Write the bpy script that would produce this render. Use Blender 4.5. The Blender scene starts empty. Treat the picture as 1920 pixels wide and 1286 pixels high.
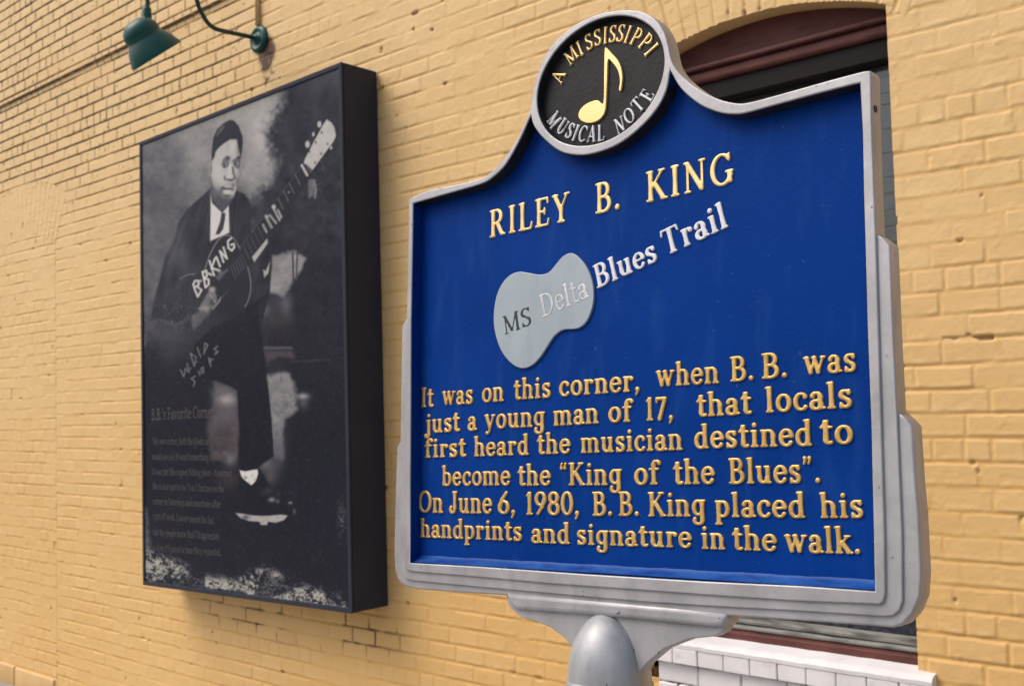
import bpy, bmesh, math, random
import numpy as np
from mathutils import Vector, Matrix

S = bpy.context.scene
COL = S.collection
# ------------------------------------------------------------------ camera
CAM_H, CAM_D = 1.65, 3.0205            # eye height, distance from the brick wall (wall face is y = 0)
FPX = 2000.0                           # focal length in pixels of the 1920 px wide photograph
YAW, PITCH, ROLL = 0.72811532, 0.05734394, -0.02822153
FW = np.array([-math.sin(YAW)*math.cos(PITCH), math.cos(YAW)*math.cos(PITCH), math.sin(PITCH)])
_r = np.array([math.cos(YAW), math.sin(YAW), 0.0]); _u = np.cross(_r, FW)
RT = math.cos(ROLL)*_r + math.sin(ROLL)*_u
UP = -math.sin(ROLL)*_r + math.cos(ROLL)*_u
Q = np.array([0.0, -CAM_D, CAM_H])
cam_d = bpy.data.cameras.new("camera"); cam = bpy.data.objects.new("camera", cam_d); COL.objects.link(cam)
M = Matrix.Identity(4)
for i in range(3):
    M[i][0], M[i][1], M[i][2], M[i][3] = RT[i], UP[i], -FW[i], Q[i]
cam.matrix_world = M
cam_d.sensor_width = 36.0; cam_d.lens = 36.0*FPX/1920.0
cam_d.clip_start = 0.05; cam_d.clip_end = 3000
cam_d.dof.use_dof = True; cam_d.dof.focus_distance = 1.62; cam_d.dof.aperture_fstop = 10.0
S.camera = cam
# ------------------------------------------------------------------ sky, sun, exposure
SUN_EL, SUN_AZ = math.radians(52), math.radians(226)     # azimuth from +y clockwise: in front of the wall, a little left
W = bpy.data.worlds.new("World"); S.world = W; W.use_nodes = True
wn = W.node_tree
sky = wn.nodes.new("ShaderNodeTexSky"); sky.sky_type = 'NISHITA'; sky.sun_disc = False
sky.sun_elevation = SUN_EL; sky.sun_rotation = SUN_AZ
sky.air_density = 1.0; sky.dust_density = 6.0; sky.ozone_density = 0.6
wn.links.new(sky.outputs[0], wn.nodes["Background"].inputs[0]); wn.nodes["Background"].inputs[1].default_value = 0.15
sun_d = bpy.data.lights.new("sun", 'SUN'); sun_d.energy = 1.05; sun_d.angle = math.radians(42); sun_d.color = (1.0, 0.97, 0.92)
sun = bpy.data.objects.new("sun", sun_d); COL.objects.link(sun)
sd = Vector((math.sin(SUN_AZ)*math.cos(SUN_EL), math.cos(SUN_AZ)*math.cos(SUN_EL), math.sin(SUN_EL)))
sun.rotation_euler = sd.to_track_quat('Z', 'Y').to_euler(); sun.location = (-4, -6, 9)
S.view_settings.view_transform = 'Standard'; S.view_settings.look = 'None'
S.view_settings.exposure = 0.08; S.view_settings.gamma = 1.0
S.cycles.use_denoising = True

# ------------------------------------------------------------------ geometry helpers
def ray(px, py):
    return FW + (px-960)/FPX*RT - (py-643)/FPX*UP
def at(px, py, Y=0.0):                      # point of the plane y = Y seen at a pixel of the photograph
    d = ray(px, py); return Q + (Y-Q[1])/d[1]*d
def project(P):
    d = np.asarray(P)-Q; z = d @ FW
    return 960+FPX*(d @ RT)/z, 643-FPX*(d @ UP)/z
def smooth(a, b, x):
    t = np.clip((x-a)/(b-a), 0, 1); return t*t*(3-2*t)
def vnoise(x, z, freq, seed, oct=1):
    out = 0; amp = 1; tot = 0
    for o in range(oct):
        rs = np.random.RandomState(seed+o*17); n = 256
        L = rs.rand(n, n).astype(np.float32)
        a = x*freq+1000.3; b = z*freq+1000.7
        ia = np.floor(a).astype(np.int64); ib = np.floor(b).astype(np.int64)
        fa = (a-ia).astype(np.float32); fb = (b-ib).astype(np.float32)
        fa = fa*fa*(3-2*fa); fb = fb*fb*(3-2*fb)
        ia %= n; ib %= n; ja = (ia+1) % n; jb = (ib+1) % n
        v = (L[ia, ib]*(1-fa)+L[ja, ib]*fa)*(1-fb)+(L[ia, jb]*(1-fa)+L[ja, jb]*fa)*fb
        out = out+v*amp; tot += amp; amp *= .5; freq *= 2.03
    return out/tot
def hsh(a, b, seed):
    v = np.sin(a*127.1+b*311.7+seed*74.7)*43758.5453
    return v-np.floor(v)
def link(name, me, mat=None, parent=None, smooth_=False):
    o = bpy.data.objects.new(name, me); COL.objects.link(o)
    if mat is not None: me.materials.append(mat)
    if smooth_:
        me.polygons.foreach_set("use_smooth", [True]*len(me.polygons))
    if parent is not None: o.parent = parent
    return o
def mesh(name, v, f, mat=None, parent=None, smooth_=False):
    me = bpy.data.meshes.new(name); me.from_pydata([tuple(p) for p in v], [], [tuple(q) for q in f]); me.update()
    return link(name, me, mat, parent, smooth_)
def empty(name, loc=(0, 0, 0)):
    o = bpy.data.objects.new(name, None); COL.objects.link(o); o.location = loc; o.empty_display_size = .1; return o
def tag(o, label=None, cat=None, group=None, kind=None):
    if label: o["label"] = label
    if cat: o["category"] = cat
    if group: o["group"] = group
    if kind: o["kind"] = kind
    return o
class MB:
    def __init__(s): s.bm = bmesh.new()
    def box(s, x0, x1, y0, y1, z0, z1, bev=0.0, seg=2):
        r = bmesh.ops.create_cube(s.bm, size=1.0)
        vs = r['verts']
        for v in vs:
            v.co = Vector(((x0+x1)/2+v.co.x*(x1-x0), (y0+y1)/2+v.co.y*(y1-y0), (z0+z1)/2+v.co.z*(z1-z0)))
        if bev > 0:
            es = list({e for v in vs for e in v.link_edges})
            bmesh.ops.bevel(s.bm, geom=es, offset=bev, segments=seg, affect='EDGES', profile=.5)
        return s
    def lathe(s, prof, mat4, seg=48):          # prof: (radius, height) list
        rings = []
        for r, h in prof:
            if r < 1e-6: rings.append([s.bm.verts.new(mat4 @ Vector((0, 0, h)))])
            else: rings.append([s.bm.verts.new(mat4 @ Vector((r*math.cos(2*math.pi*k/seg), r*math.sin(2*math.pi*k/seg), h))) for k in range(seg)])
        for a, b in zip(rings, rings[1:]):
            for k in range(seg):
                k2 = (k+1) % seg
                if len(a) == 1 and len(b) == 1: continue
                if len(a) == 1: s.bm.faces.new((a[0], b[k2], b[k]))
                elif len(b) == 1: s.bm.faces.new((a[k], a[k2], b[0]))
                else: s.bm.faces.new((a[k], a[k2], b[k2], b[k]))
        return s
    def tube(s, pts, r, seg=14):
        pts = [Vector(p) for p in pts]; rings = []
        n = None
        for i, p in enumerate(pts):
            t = (pts[min(i+1, len(pts)-1)]-pts[max(i-1, 0)]).normalized()
            if n is None: n = t.orthogonal().normalized()
            n = (n-t*n.dot(t)).normalized(); b = t.cross(n)
            rr = r[i] if isinstance(r, (list, tuple)) else r
            rings.append([s.bm.verts.new(p+(n*math.cos(2*math.pi*k/seg)+b*math.sin(2*math.pi*k/seg))*rr) for k in range(seg)])
        for a, b2 in zip(rings, rings[1:]):
            for k in range(seg): s.bm.faces.new((a[k], a[(k+1) % seg], b2[(k+1) % seg], b2[k]))
        s.bm.faces.new(rings[0][::-1]); s.bm.faces.new(rings[-1])
        return s
    def build(s, name, mat, parent=None, smooth_=False):
        bmesh.ops.recalc_face_normals(s.bm, faces=s.bm.faces)
        me = bpy.data.meshes.new(name); s.bm.to_mesh(me); s.bm.free()
        o = link(name, me, mat, parent, smooth_)
        return o
def spline(pts, n=8, closed=False):           # Catmull-Rom
    P = [np.array(p, float) for p in pts]; out = []
    N = len(P)
    for i in range(N if closed else N-1):
        if closed: a, b, c, d = P[i-1], P[i], P[(i+1) % N], P[(i+2) % N]
        else: a, b, c, d = P[max(i-1, 0)], P[i], P[i+1], P[min(i+2, N-1)]
        for k in range(n):
            t = k/n
            out.append(.5*((2*b)+(-a+c)*t+(2*a-5*b+4*c-d)*t*t+(-a+3*b-3*c+d)*t**3))
    if not closed: out.append(P[-1])
    return out
def offset_poly(pts, d):                      # moves a closed outline inwards by d (d > 0)
    P = np.array(pts, float)
    A = .5*np.sum(P[:, 0]*np.roll(P[:, 1], -1)-np.roll(P[:, 0], -1)*P[:, 1])
    e = np.roll(P, -1, 0)-P; e /= (np.linalg.norm(e, axis=1, keepdims=True)+1e-12)
    nrm = np.stack([-e[:, 1], e[:, 0]], 1)*(1 if A > 0 else -1)
    n1 = np.roll(nrm, 1, 0); m = nrm+n1; m /= (np.linalg.norm(m, axis=1, keepdims=True)+1e-9)
    k = np.clip(1/np.maximum((m*nrm).sum(1), .3), 1, 2.2)
    return P+m*(d*k)[:, None]

# ------------------------------------------------------------------ materials (all procedural)
def node_mat(name, rough=.5, metal=0.0, color=(.5, .5, .5), spec=.5):
    m = bpy.data.materials.new(name); m.use_nodes = True
    b = m.node_tree.nodes["Principled BSDF"]
    b.inputs["Base Color"].default_value = (*color, 1); b.inputs["Roughness"].default_value = rough
    b.inputs["Metallic"].default_value = metal; b.inputs["Specular IOR Level"].default_value = spec
    return m, m.node_tree, b
def varied(name, c1, c2, scale=8, rough=(.4, .6), metal=0.0, bump=0.0, bscale=200, detail=6, spec=.5, stretch=(1, 1, 1), contrast=(.3, .7), bdist=.001):
    m, t, b = node_mat(name, metal=metal, spec=spec)
    tc = t.nodes.new("ShaderNodeTexCoord"); mp = t.nodes.new("ShaderNodeMapping"); mp.inputs["Scale"].default_value = stretch
    t.links.new(tc.outputs["Object"], mp.inputs["Vector"])
    n = t.nodes.new("ShaderNodeTexNoise"); n.inputs["Scale"].default_value = scale; n.inputs["Detail"].default_value = detail
    t.links.new(mp.outputs[0], n.inputs["Vector"])
    r = t.nodes.new("ShaderNodeValToRGB"); r.color_ramp.elements[0].position = contrast[0]; r.color_ramp.elements[1].position = contrast[1]
    r.color_ramp.elements[0].color = (*c1, 1); r.color_ramp.elements[1].color = (*c2, 1)
    t.links.new(n.outputs["Fac"], r.inputs[0]); t.links.new(r.outputs[0], b.inputs["Base Color"])
    mr = t.nodes.new("ShaderNodeMapRange"); mr.inputs[3].default_value = rough[0]; mr.inputs[4].default_value = rough[1]
    t.links.new(n.outputs["Fac"], mr.inputs[0]); t.links.new(mr.outputs[0], b.inputs["Roughness"])
    if bump > 0:
        n2 = t.nodes.new("ShaderNodeTexNoise"); n2.inputs["Scale"].default_value = bscale; n2.inputs["Detail"].default_value = 3
        t.links.new(tc.outputs["Object"], n2.inputs["Vector"])
        bp = t.nodes.new("ShaderNodeBump"); bp.inputs["Strength"].default_value = bump; bp.inputs["Distance"].default_value = bdist
        t.links.new(n2.outputs["Fac"], bp.inputs["Height"]); t.links.new(bp.outputs[0], b.inputs["Normal"])
    return m
MT = {}
def weather(m, dark, amount, scale=30, stretch=(3, 3, .35), thr=(.60, .72), specks=.0, speck_col=(.02, .02, .02)):
    t = m.node_tree; b = t.nodes["Principled BSDF"]; src = b.inputs["Base Color"].links[0].from_socket
    tc = t.nodes.new("ShaderNodeTexCoord"); mp = t.nodes.new("ShaderNodeMapping"); mp.inputs["Scale"].default_value = stretch
    t.links.new(tc.outputs["Object"], mp.inputs["Vector"])
    def layer(src, vec, sc, lo, hi, col, amt, det=6):
        n = t.nodes.new("ShaderNodeTexNoise"); n.inputs["Scale"].default_value = sc; n.inputs["Detail"].default_value = det
        t.links.new(vec, n.inputs["Vector"])
        r = t.nodes.new("ShaderNodeMapRange"); r.inputs[1].default_value = lo; r.inputs[2].default_value = hi; r.inputs[4].default_value = amt
        t.links.new(n.outputs["Fac"], r.inputs[0])
        x = t.nodes.new("ShaderNodeMix"); x.data_type = 'RGBA'; t.links.new(r.outputs[0], x.inputs[0]); t.links.new(src, x.inputs[6]); x.inputs[7].default_value = (*col, 1)
        return x.outputs[2]
    src = layer(src, mp.outputs[0], scale, thr[0], thr[1], dark, amount)
    if specks > 0: src = layer(src, tc.outputs["Object"], 95, .735, .76, speck_col, specks, 2)
    t.links.new(src, b.inputs["Base Color"])
MT['silver'] = varied("aluminium_paint", (.33, .33, .35), (.47, .47, .495), 13, (.36, .5), .35, .5, 70, stretch=(1, 1, .6), detail=10)
MT['silver_post'] = varied("aluminium_paint_post", (.28, .295, .32), (.46, .475, .50), 12, (.40, .52), .32, .5, 70, stretch=(2.6, 2.6, .4), detail=10)
MT['blue'] = varied("blue_enamel", (.0015, .034, .215), (.002, .041, .255), 6, (.40, .55), 0, .5, 150, spec=.035, detail=10)
MT['blue_skylit_worn'] = varied("skylit_worn_blue_enamel", (.003, .042, .24), (.020, .095, .35), 26, (.4, .5), 0, .3, 120, spec=.2, stretch=(1, 2, 2), detail=8)  # lighter blue paints sky gloss onto the lip, along with brushy wear
MT['black_enamel'] = varied("black_enamel", (.012, .012, .014), (.026, .026, .031), 22, (.4, .6), 0, .6, 110, spec=.15)
MT['gold'] = varied("gold_paint", (.60, .375, .105), (.77, .51, .17), 40, (.30, .42), .45, .3, 260)
MT['gold_light'] = varied("gold_leaf", (.84, .59, .23), (.95, .72, .33), 40, (.30, .42), .35, .25, 260)
MT['white'] = varied("white_letter_paint", (.70, .71, .74), (.80, .81, .84), 40, (.4, .5))
MT['plaque'] = varied("pale_blue_grey_paint", (.30, .37, .42), (.38, .45, .50), 9, (.3, .4), .1, .1, 120)
MT['engrave'] = varied("bare_engraved_aluminium", (.42, .43, .46), (.66, .67, .70), 60, (.35, .5), .3)
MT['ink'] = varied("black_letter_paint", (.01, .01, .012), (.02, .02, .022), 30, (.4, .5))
MT['box'] = varied("black_powder_coat", (.029, .033, .051), (.036, .040, .060), 6, (.45, .6), 0, .1, 300, spec=.12)
MT['green'] = varied("green_enamel", (.009, .066, .062), (.014, .088, .082), 8, (.32, .42), 0, .05, 60, spec=.3)
MT['green_dark'] = varied("dark_green_pipe_paint", (.008, .036, .030), (.013, .052, .042), 14, (.4, .5))
MT['maroon'] = varied("maroon_paint", (.095, .033, .028), (.145, .053, .046), 9, (.5, .65), 0, .5, 60, spec=.25)
MT['frame_dark'] = varied("dark_brown_paint", (.010, .008, .009), (.018, .014, .014), 9, (.5, .6), spec=.15)
MT['blind'] = varied("grey_slats", (.17, .19, .20), (.27, .29, .30), 5, (.4, .6))
MT['rail'] = varied("weathered_grey_wood", (.06, .058, .05), (.26, .26, .24), 22, (.6, .8), 0, .6, 60, stretch=(.4, 1, 3), contrast=(.35, .6))
MT['cloth'] = varied("blue_patterned_cloth", (.012, .03, .12), (.16, .19, .27), 34, (.7, .8), contrast=(.42, .62))
MT['whitebrick'] = varied("white_brick_paint", (.70, .685, .71), (.80, .79, .81), 10, (.45, .6), 0, .6, 60)
MT['mortar_dark'] = varied("dirty_mortar", (.06, .055, .05), (.62, .60, .60), 26, (.8, .9), contrast=(.40, .52))
MT['yellow_plain'] = varied("yellow_masonry_paint", (.62, .40, .165), (.71, .475, .225), 5, (.55, .7), 0, .6, 40)
MT['conduit'] = varied("painted_conduit", (.70, .50, .24), (.78, .58, .32), 10, (.4, .6))
MT['concrete'] = varied("sidewalk_concrete", (.26, .25, .24), (.36, .35, .34), 3, (.8, .95), 0, .5, 80)
MT['asphalt'] = varied("asphalt", (.04, .04, .04), (.065, .065, .065), 4, (.8, .95), 0, .5, 60)
MT['caption'] = varied("faded_caption_ink", (.058, .056, .062), (.082, .079, .085), 60, (.5, .6), spec=.3)
weather(MT['silver'], (.22, .22, .225), .42, 12, (2, 2, .8), (.52, .74), .8, (.07, .07, .07))
weather(MT['silver_post'], (.22, .23, .24), .6, 10, (2, 2, .8), (.54, .74), .8, (.07, .07, .07))
weather(MT['blue'], (.012, .06, .27), .55, 16, (2.2, 2.2, .5), (.52, .74), .5, (.06, .10, .25))
weather(MT['gold'], (.42, .25, .07), .6, 55, (1, 1, 1), (.56, .72))
weather(MT['plaque'], (.24, .31, .36), .6, 14, (2.5, 2.5, .5), (.52, .72), .4)
weather(MT['whitebrick'], (.46, .45, .44), .5, 20, (1, 1, 2), (.58, .74), .7, (.10, .10, .09))
weather(MT['maroon'], (.05, .022, .02), .6, 24, (.6, 1, 2.5), (.54, .70), .8, (.03, .02, .02))
weather(MT['box'], (.05, .052, .062), .45, 14, (1, 1, .4), (.58, .75))
def glass_mat():
    m, t, b = node_mat("window_glass")
    o = t.nodes["Material Output"]
    tr = t.nodes.new("ShaderNodeBsdfTransparent"); gl = t.nodes.new("ShaderNodeBsdfGlossy"); gl.inputs["Roughness"].default_value = .03
    fr = t.nodes.new("ShaderNodeFresnel"); fr.inputs[0].default_value = 1.5
    mx = t.nodes.new("ShaderNodeMixShader")
    t.links.new(fr.outputs[0], mx.inputs[0]); t.links.new(tr.outputs[0], mx.inputs[1]); t.links.new(gl.outputs[0], mx.inputs[2])
    t.links.new(mx.outputs[0], o.inputs[0]); t.nodes.remove(b)
    return m
MT['glass'] = glass_mat()
def wall_mat():
    m, t, b = node_mat("painted_brick", rough=.6, spec=.35)
    L = t.links
    tone = t.nodes.new("ShaderNodeAttribute"); tone.attribute_name = "tone"
    gr = t.nodes.new("ShaderNodeAttribute"); gr.attribute_name = "grime_shade"
    tc = t.nodes.new("ShaderNodeTexCoord")
    r = t.nodes.new("ShaderNodeValToRGB")
    r.color_ramp.elements[0].color = (.68, .41, .135, 1); r.color_ramp.elements[1].color = (.80, .57, .285, 1)
    L.new(tone.outputs["Fac"], r.inputs[0])
    n = t.nodes.new("ShaderNodeTexNoise"); n.inputs["Scale"].default_value = 120; n.inputs["Detail"].default_value = 4
    L.new(tc.outputs["Object"], n.inputs["Vector"])
    mx = t.nodes.new("ShaderNodeMix"); mx.data_type = 'RGBA'; mx.blend_type = 'MIX'
    L.new(gr.outputs["Fac"], mx.inputs[0]); L.new(r.outputs[0], mx.inputs[6])
    dk = t.nodes.new("ShaderNodeValToRGB"); dk.color_ramp.elements[0].color = (.035, .018, .010, 1); dk.color_ramp.elements[1].color = (.16, .085, .04, 1)
    L.new(n.outputs["Fac"], dk.inputs[0]); L.new(dk.outputs[0], mx.inputs[7])
    L.new(mx.outputs[2], b.inputs["Base Color"])
    n2 = t.nodes.new("ShaderNodeTexNoise"); n2.inputs["Scale"].default_value = 170; n2.inputs["Detail"].default_value = 5
    L.new(tc.outputs["Object"], n2.inputs["Vector"])
    bp = t.nodes.new("ShaderNodeBump"); bp.inputs["Strength"].default_value = .35; bp.inputs["Distance"].default_value = .0015
    L.new(n2.outputs["Fac"], bp.inputs["Height"]); L.new(bp.outputs[0], b.inputs["Normal"])
    return m
MT['wall'] = wall_mat()
def print_mat():
    m, t, b = node_mat("photographic_print", rough=.30, spec=.06)
    a = t.nodes.new("ShaderNodeAttribute"); a.attribute_name = "print"
    t.links.new(a.outputs["Color"], b.inputs["Base Color"])
    return m
MT['print'] = print_mat()

# ------------------------------------------------------------------ ground
gd = MB().box(-400, 400, -4.6, 0.02, -.6, -.05).build("sidewalk", MT['concrete']); tag(gd, kind='structure')
rd = mesh("road", [(-1500, -1500, -.14), (1500, -1500, -.14), (1500, -4.5, -.14), (-1500, -4.5, -.14)], [(0, 1, 2, 3)], MT['asphalt']); tag(rd, kind='structure')

# ------------------------------------------------------------------ brick building
building = empty("brick_building", (-3.5, 0, 0))
bloc = np.array(building.location)
tag(building, "yellow painted brick building wall with an arched window behind the blue marker", "building")
P = 0.0680; BL = 0.1586; ZR = CAM_H+15.1514*P           # course height, brick length, height of joint 0
ZL = CAM_H+9.8056*P
WXL, WXR, WSILL, WSPR = -2.112, -1.195, .885, 2.783      # window opening
WCX = (WXL+WXR)/2; WAPEX = 2.875
_h = (WXR-WXL)/2; _s = WAPEX-WSPR; WR = (_h*_h+_s*_s)/(2*_s); WCZ = WAPEX-WR
SEAM = -6.455; ACX, ACZ, AR0, AR1 = -6.915, 1.73, 1.108, 1.43   # walled-up window at the far left
BAND = 3.737                                             # bricks project above this course

def build_wall():
    xs = [-20.0]
    while xs[-1] < -7.7: xs.append(xs[-1]+.06)
    while xs[-1] < .5: xs.append(xs[-1]+(.0036+.0048*min(1, max(0, (-1.2-xs[-1])/6))))
    while xs[-1] < 4.0: xs.append(xs[-1]+.06)
    zs = list(np.arange(-.10, 4.75, .0040)); zs += list(np.arange(4.80, 6.5, .06))
    xs = np.array(xs); zs = np.array(zs)
    X, Z = np.meshgrid(xs, zs); nz, nx = X.shape
    wob = .006*(vnoise(X, Z, 1.3, 1)-.5)+.0025*(vnoise(X, Z, 5, 2)-.5)
    left = X < SEAM-.0
    zz = np.where(left & (Z < 2.9), (Z+wob-ZL), (Z+wob-ZR))/P
    row = np.floor(zz); fz = (zz-row)*P
    e1 = .006*(vnoise(X, Z, 30, 3, 2)-.5)
    dz = np.minimum(fz, P-fz)
    header = (np.mod(row, 7) == 3) | ((row == np.floor((BAND-.01-ZR)/P)))
    bl = np.where(header, BL*.5, BL)
    bl = np.where(left & (Z < 2.9), .118, bl)
    off = (np.mod(row, 2)*.5+(hsh(row, 0, 1)-.5)*.35)*bl
    c = np.floor((X-off)/bl)
    jit = lambda cc: (hsh(row, cc, 5)-.5)*.16*bl
    lo = off+c*bl+jit(c); c = np.where(X < lo, c-1, c)
    lo = off+c*bl+jit(c); hi = off+(c+1)*bl+jit(c+1)
    c = np.where(X > hi, c+1, c); lo = off+c*bl+jit(c); hi = off+(c+1)*bl+jit(c+1)
    dx = np.minimum(X-lo, hi-X)
    bid = hsh(row, c, 9); bid2 = hsh(row, c, 13); bid3 = hsh(row, c, 21)
    vz = (fz/P-.5)
    # fan of rowlock bricks over an opening
    def fan(cx, cz, r0, r1, amax):
        nonlocal dx, dz, bid, bid2, bid3, vz
        rr = np.hypot(X-cx, Z-cz); th = np.arctan2(X-cx, Z-cz)
        m = (rr > r0-.02) & (rr < r1) & (np.abs(th) < amax)
        pt = .062/((r0+r1)/2)
        k = np.floor(th/pt); ft = (th/pt-k)*pt*rr
        half = (r1-r0)/3; kr_ = np.floor((rr-r0)/half+hsh(k, 1, 2)*.5); fr = (rr-r0+hsh(k, 1, 2)*.5*half)-kr_*half
        d1 = np.minimum(ft, pt*rr-ft); d2 = np.minimum(fr, half-fr)+.003
        d2 = np.minimum(d2, np.minimum(np.abs(r1-rr), np.abs(amax-np.abs(th))*rr)+.001)
        dx = np.where(m, d2, dx); dz = np.where(m, d1, dz)
        bid = np.where(m, hsh(k, kr_, 4), bid); bid2 = np.where(m, .5+.3*(hsh(k, kr_, 6)-.5), bid2); bid3 = np.where(m, .5, bid3)
        vz = np.where(m, 0, vz)
        return m
    mw = fan(WCX, WCZ, WR, WR+.27, .46)
    ma = fan(ACX, ACZ, AR0, AR1, .44)
    # zones
    up = smooth(2.45, 3.35, Z+.10*(X+5))*smooth(-3.9, -5.0, X+.5*(vnoise(X, Z, 1.1, 33, 2)-.5))               # worn upper left
    up = up*np.where(ma, .35, 1)
    under = np.exp(-((X+4.1)/.8)**2-((Z-.68)/.11)**2)                        # worn joints under the light box
    patch = vnoise(X, Z, 1.7, 31, 3)
    rag = vnoise(X, Z, 26, 41, 3)
    dep_z = np.where(X > -2.8, .0030, .0025)+.0022*(vnoise(X, Z, 2.5, 51, 2)-.5)*2+.0075*up+.005*under
    dep_x = dep_z*np.clip(.15+1.5*(vnoise(X, Z, 6, 61, 2)-.28), .12, 1.1)
    dep_x = np.where(left & (Z < 2.9), .0028, dep_x)
    w0 = .0020+.0018*rag; w1 = w0+.0040+.0026*rag
    w1 = w1*(1-.35*up)
    pz = smooth(w0, w1, dz+e1*.55); px_ = smooth(w0, w1, dx+e1*.55)
    h = -dep_z*(1-pz); h = np.minimum(h, -dep_x*(1-px_))
    # some joints are filled flush with old paint
    fill = smooth(.46, .64, vnoise(X, Z*1.5, 4.5, 71, 3))*(1-.9*up)*np.where(X < -2.6, .88, .7)
    h = h*(1-fill)
    inb = pz*px_
    h += inb*((bid-.5)*.0022*(1-.45*up)+vz*(bid2-.5)*.0034+.0022*(vnoise(X, Z, 18, 81, 3)-.5))
    h += .0010*(vnoise(X, Z, 90, 91, 3)-.5)+.0006*(vnoise(X, Z, 260, 95, 2)-.5)
    h += .0035*inb*smooth(.70, .80, vnoise(X, Z, 22, 99, 2))*(rag-.5)
    # drips and lips along the upper edge of bricks
    h += .0009*smooth(.012, .003, np.abs(fz-.009))*smooth(.45, .7, vnoise(X, Z*.2, 40, 101))*(1-up)
    # chips and holes at the joints
    hole = smooth(.83, .88, vnoise(X, Z, 17, 111, 2))*smooth(.011, .003, np.minimum(dz, dx))
    h -= .009*hole
    h += np.where(Z > BAND, .016, 0.0)
    seam = np.exp(-((X-SEAM-.006)/.006)**2)*((Z < 2.75) & (Z > -.1)); h -= .006*seam*(.5+rag*.7)
    g = up*smooth(.0070, .0028, dz+e1*.5)*smooth(.42, .60, .55*patch+.45*vnoise(X, Z*2.5, 3.2, 121, 2)+.14*up)*1.15
    g = np.maximum(g, up*.85*smooth(.0070, .0030, dx+e1*.4)*smooth(.47, .62, vnoise(X, Z, 4.2, 131, 2)+.10*up))
    g = np.maximum(g, smooth(.25, .6, under)*smooth(.0062, .002, np.minimum(dz, dx)+e1)*smooth(.36, .52, vnoise(X, Z, 8, 141, 2)))
    g = np.maximum(g, hole*.55*smooth(.4, .6, vnoise(X, Z, 3, 151, 2)))
    g = np.maximum(g, .55*smooth(.83, .90, vnoise(X*.35, Z, 30, 155, 2))*smooth(.007, .002, dz))
    speck = smooth(.905, .93, vnoise(X, Z, 60, 161))*smooth(.35, .7, up+.25)
    g = np.maximum(g, speck*.8)
    rx, rz = -4.284, 3.457
    st = np.exp(-(((X-rx-.05)/.075)**2+((Z-rz+.085)/.085)**2))                # rust stain by the lamp plate
    st2 = np.exp(-(((X-rx-.07)/.16)**2+((Z-rz+.16)/.22)**2))
    g = np.maximum(g, np.maximum(smooth(.22, .50, st*(.45+1.0*rag)), .95*smooth(.62, .8, vnoise(X, Z, 26, 171, 2)*(.35+st2*.75))))
    band = (np.abs(Z-BAND+.002) < .0065); g = np.where(band & (X < -4.0), np.maximum(g, .9), g)  # shadow under the projecting course, painted as a dark line
    # pale upper wall, warmer below: sky light and ground bounce painted into the tone
    tone = .52+.30*(patch-.5)+.16*(bid3-.5)*inb+.28*smooth(1.2, 3.6, Z)-.24*smooth(2.0, .6, Z)+.16*smooth(-2.5, -6, X)
    tone -= .34*(1-pz)*(1-.6*fill)+.20*(1-px_)*(1-.6*fill)
    tone = np.clip(tone, 0, 1)
    g = np.clip(g, 0, 1)*np.clip(1.35*rag+.35, 0, 1)
    fine = ((X > -7.72) & (X < .5) & (Z < 4.74)).astype(float); g = g*fine; h = h*fine+np.where(Z > BAND, .016, 0)*(1-fine)   # coarse cells well outside the picture carry no joints
    verts = np.stack([X-bloc[0], -h, Z], -1).reshape(-1, 3).astype(np.float32)
    # faces
    idx = np.arange(nz*nx).reshape(nz, nx)
    F = np.stack([idx[:-1, :-1], idx[:-1, 1:], idx[1:, 1:], idx[1:, :-1]], -1).reshape(-1, 4)
    xc = .5*(X[:-1, :-1]+X[1:, 1:]); zc = .5*(Z[:-1, :-1]+Z[1:, 1:])
    rag2 = .0035*(vnoise(xc, zc, 22, 181, 2)-.5)
    ins = (xc > WXL+.002) & (xc < WXR-.001+rag2) & (zc > WSILL-.16) & ((zc < WSPR) | (np.hypot(xc-WCX, zc-WCZ) < WR-.001+rag2*.6))
    F = F[~ins.reshape(-1)]
    me = bpy.data.meshes.new("brick_wall")
    me.vertices.add(len(verts)); me.vertices.foreach_set("co", verts.ravel())
    nf = len(F); me.loops.add(nf*4); me.loops.foreach_set("vertex_index", F.ravel().astype(np.int32))
    me.polygons.add(nf); me.polygons.foreach_set("loop_start", np.arange(0, nf*4, 4, dtype=np.int32))
    me.polygons.foreach_set("loop_total", np.full(nf, 4, np.int32))
    me.polygons.foreach_set("use_smooth", np.ones(nf, bool))
    a = me.attributes.new("tone", 'FLOAT', 'POINT'); a.data.foreach_set("value", tone.ravel().astype(np.float32))
    a = me.attributes.new("grime_shade", 'FLOAT', 'POINT'); a.data.foreach_set("value", g.ravel().astype(np.float32))
    me.update(calc_edges=True)
    return link("brick_wall", me, MT['wall'], building)
build_wall()
def B(o):                                   # parts of the building are modelled in world coordinates
    o.location = -building.location; return o
# body of the building behind the wall face, with the window void left open
mb = MB()
for b_ in ((-20, WXL, .03, 5, -.05, 6.4), (WXR, 4, .03, 5, -.05, 6.4), (WXL, WXR, .03, 5, 3.1, 6.4), (WXL, WXR, .5, 5, -.05, 3.1), (WXL, WXR, .16, .5, -.05, .8)):
    mb.box(*b_)
B(mb.build("wall_core", MT['yellow_plain'], building))
# cement plinth at the far left
mb = MB(); rnd = random.Random(4)
mb.box(-9.0, -7.02, -.016, .02, -.06, .070, .010, 3); mb.box(-7.012, -6.475, -.014, .02, -.06, .066, .010, 3)
B(mb.build("plinth", MT['yellow_plain'], building, True))
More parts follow.
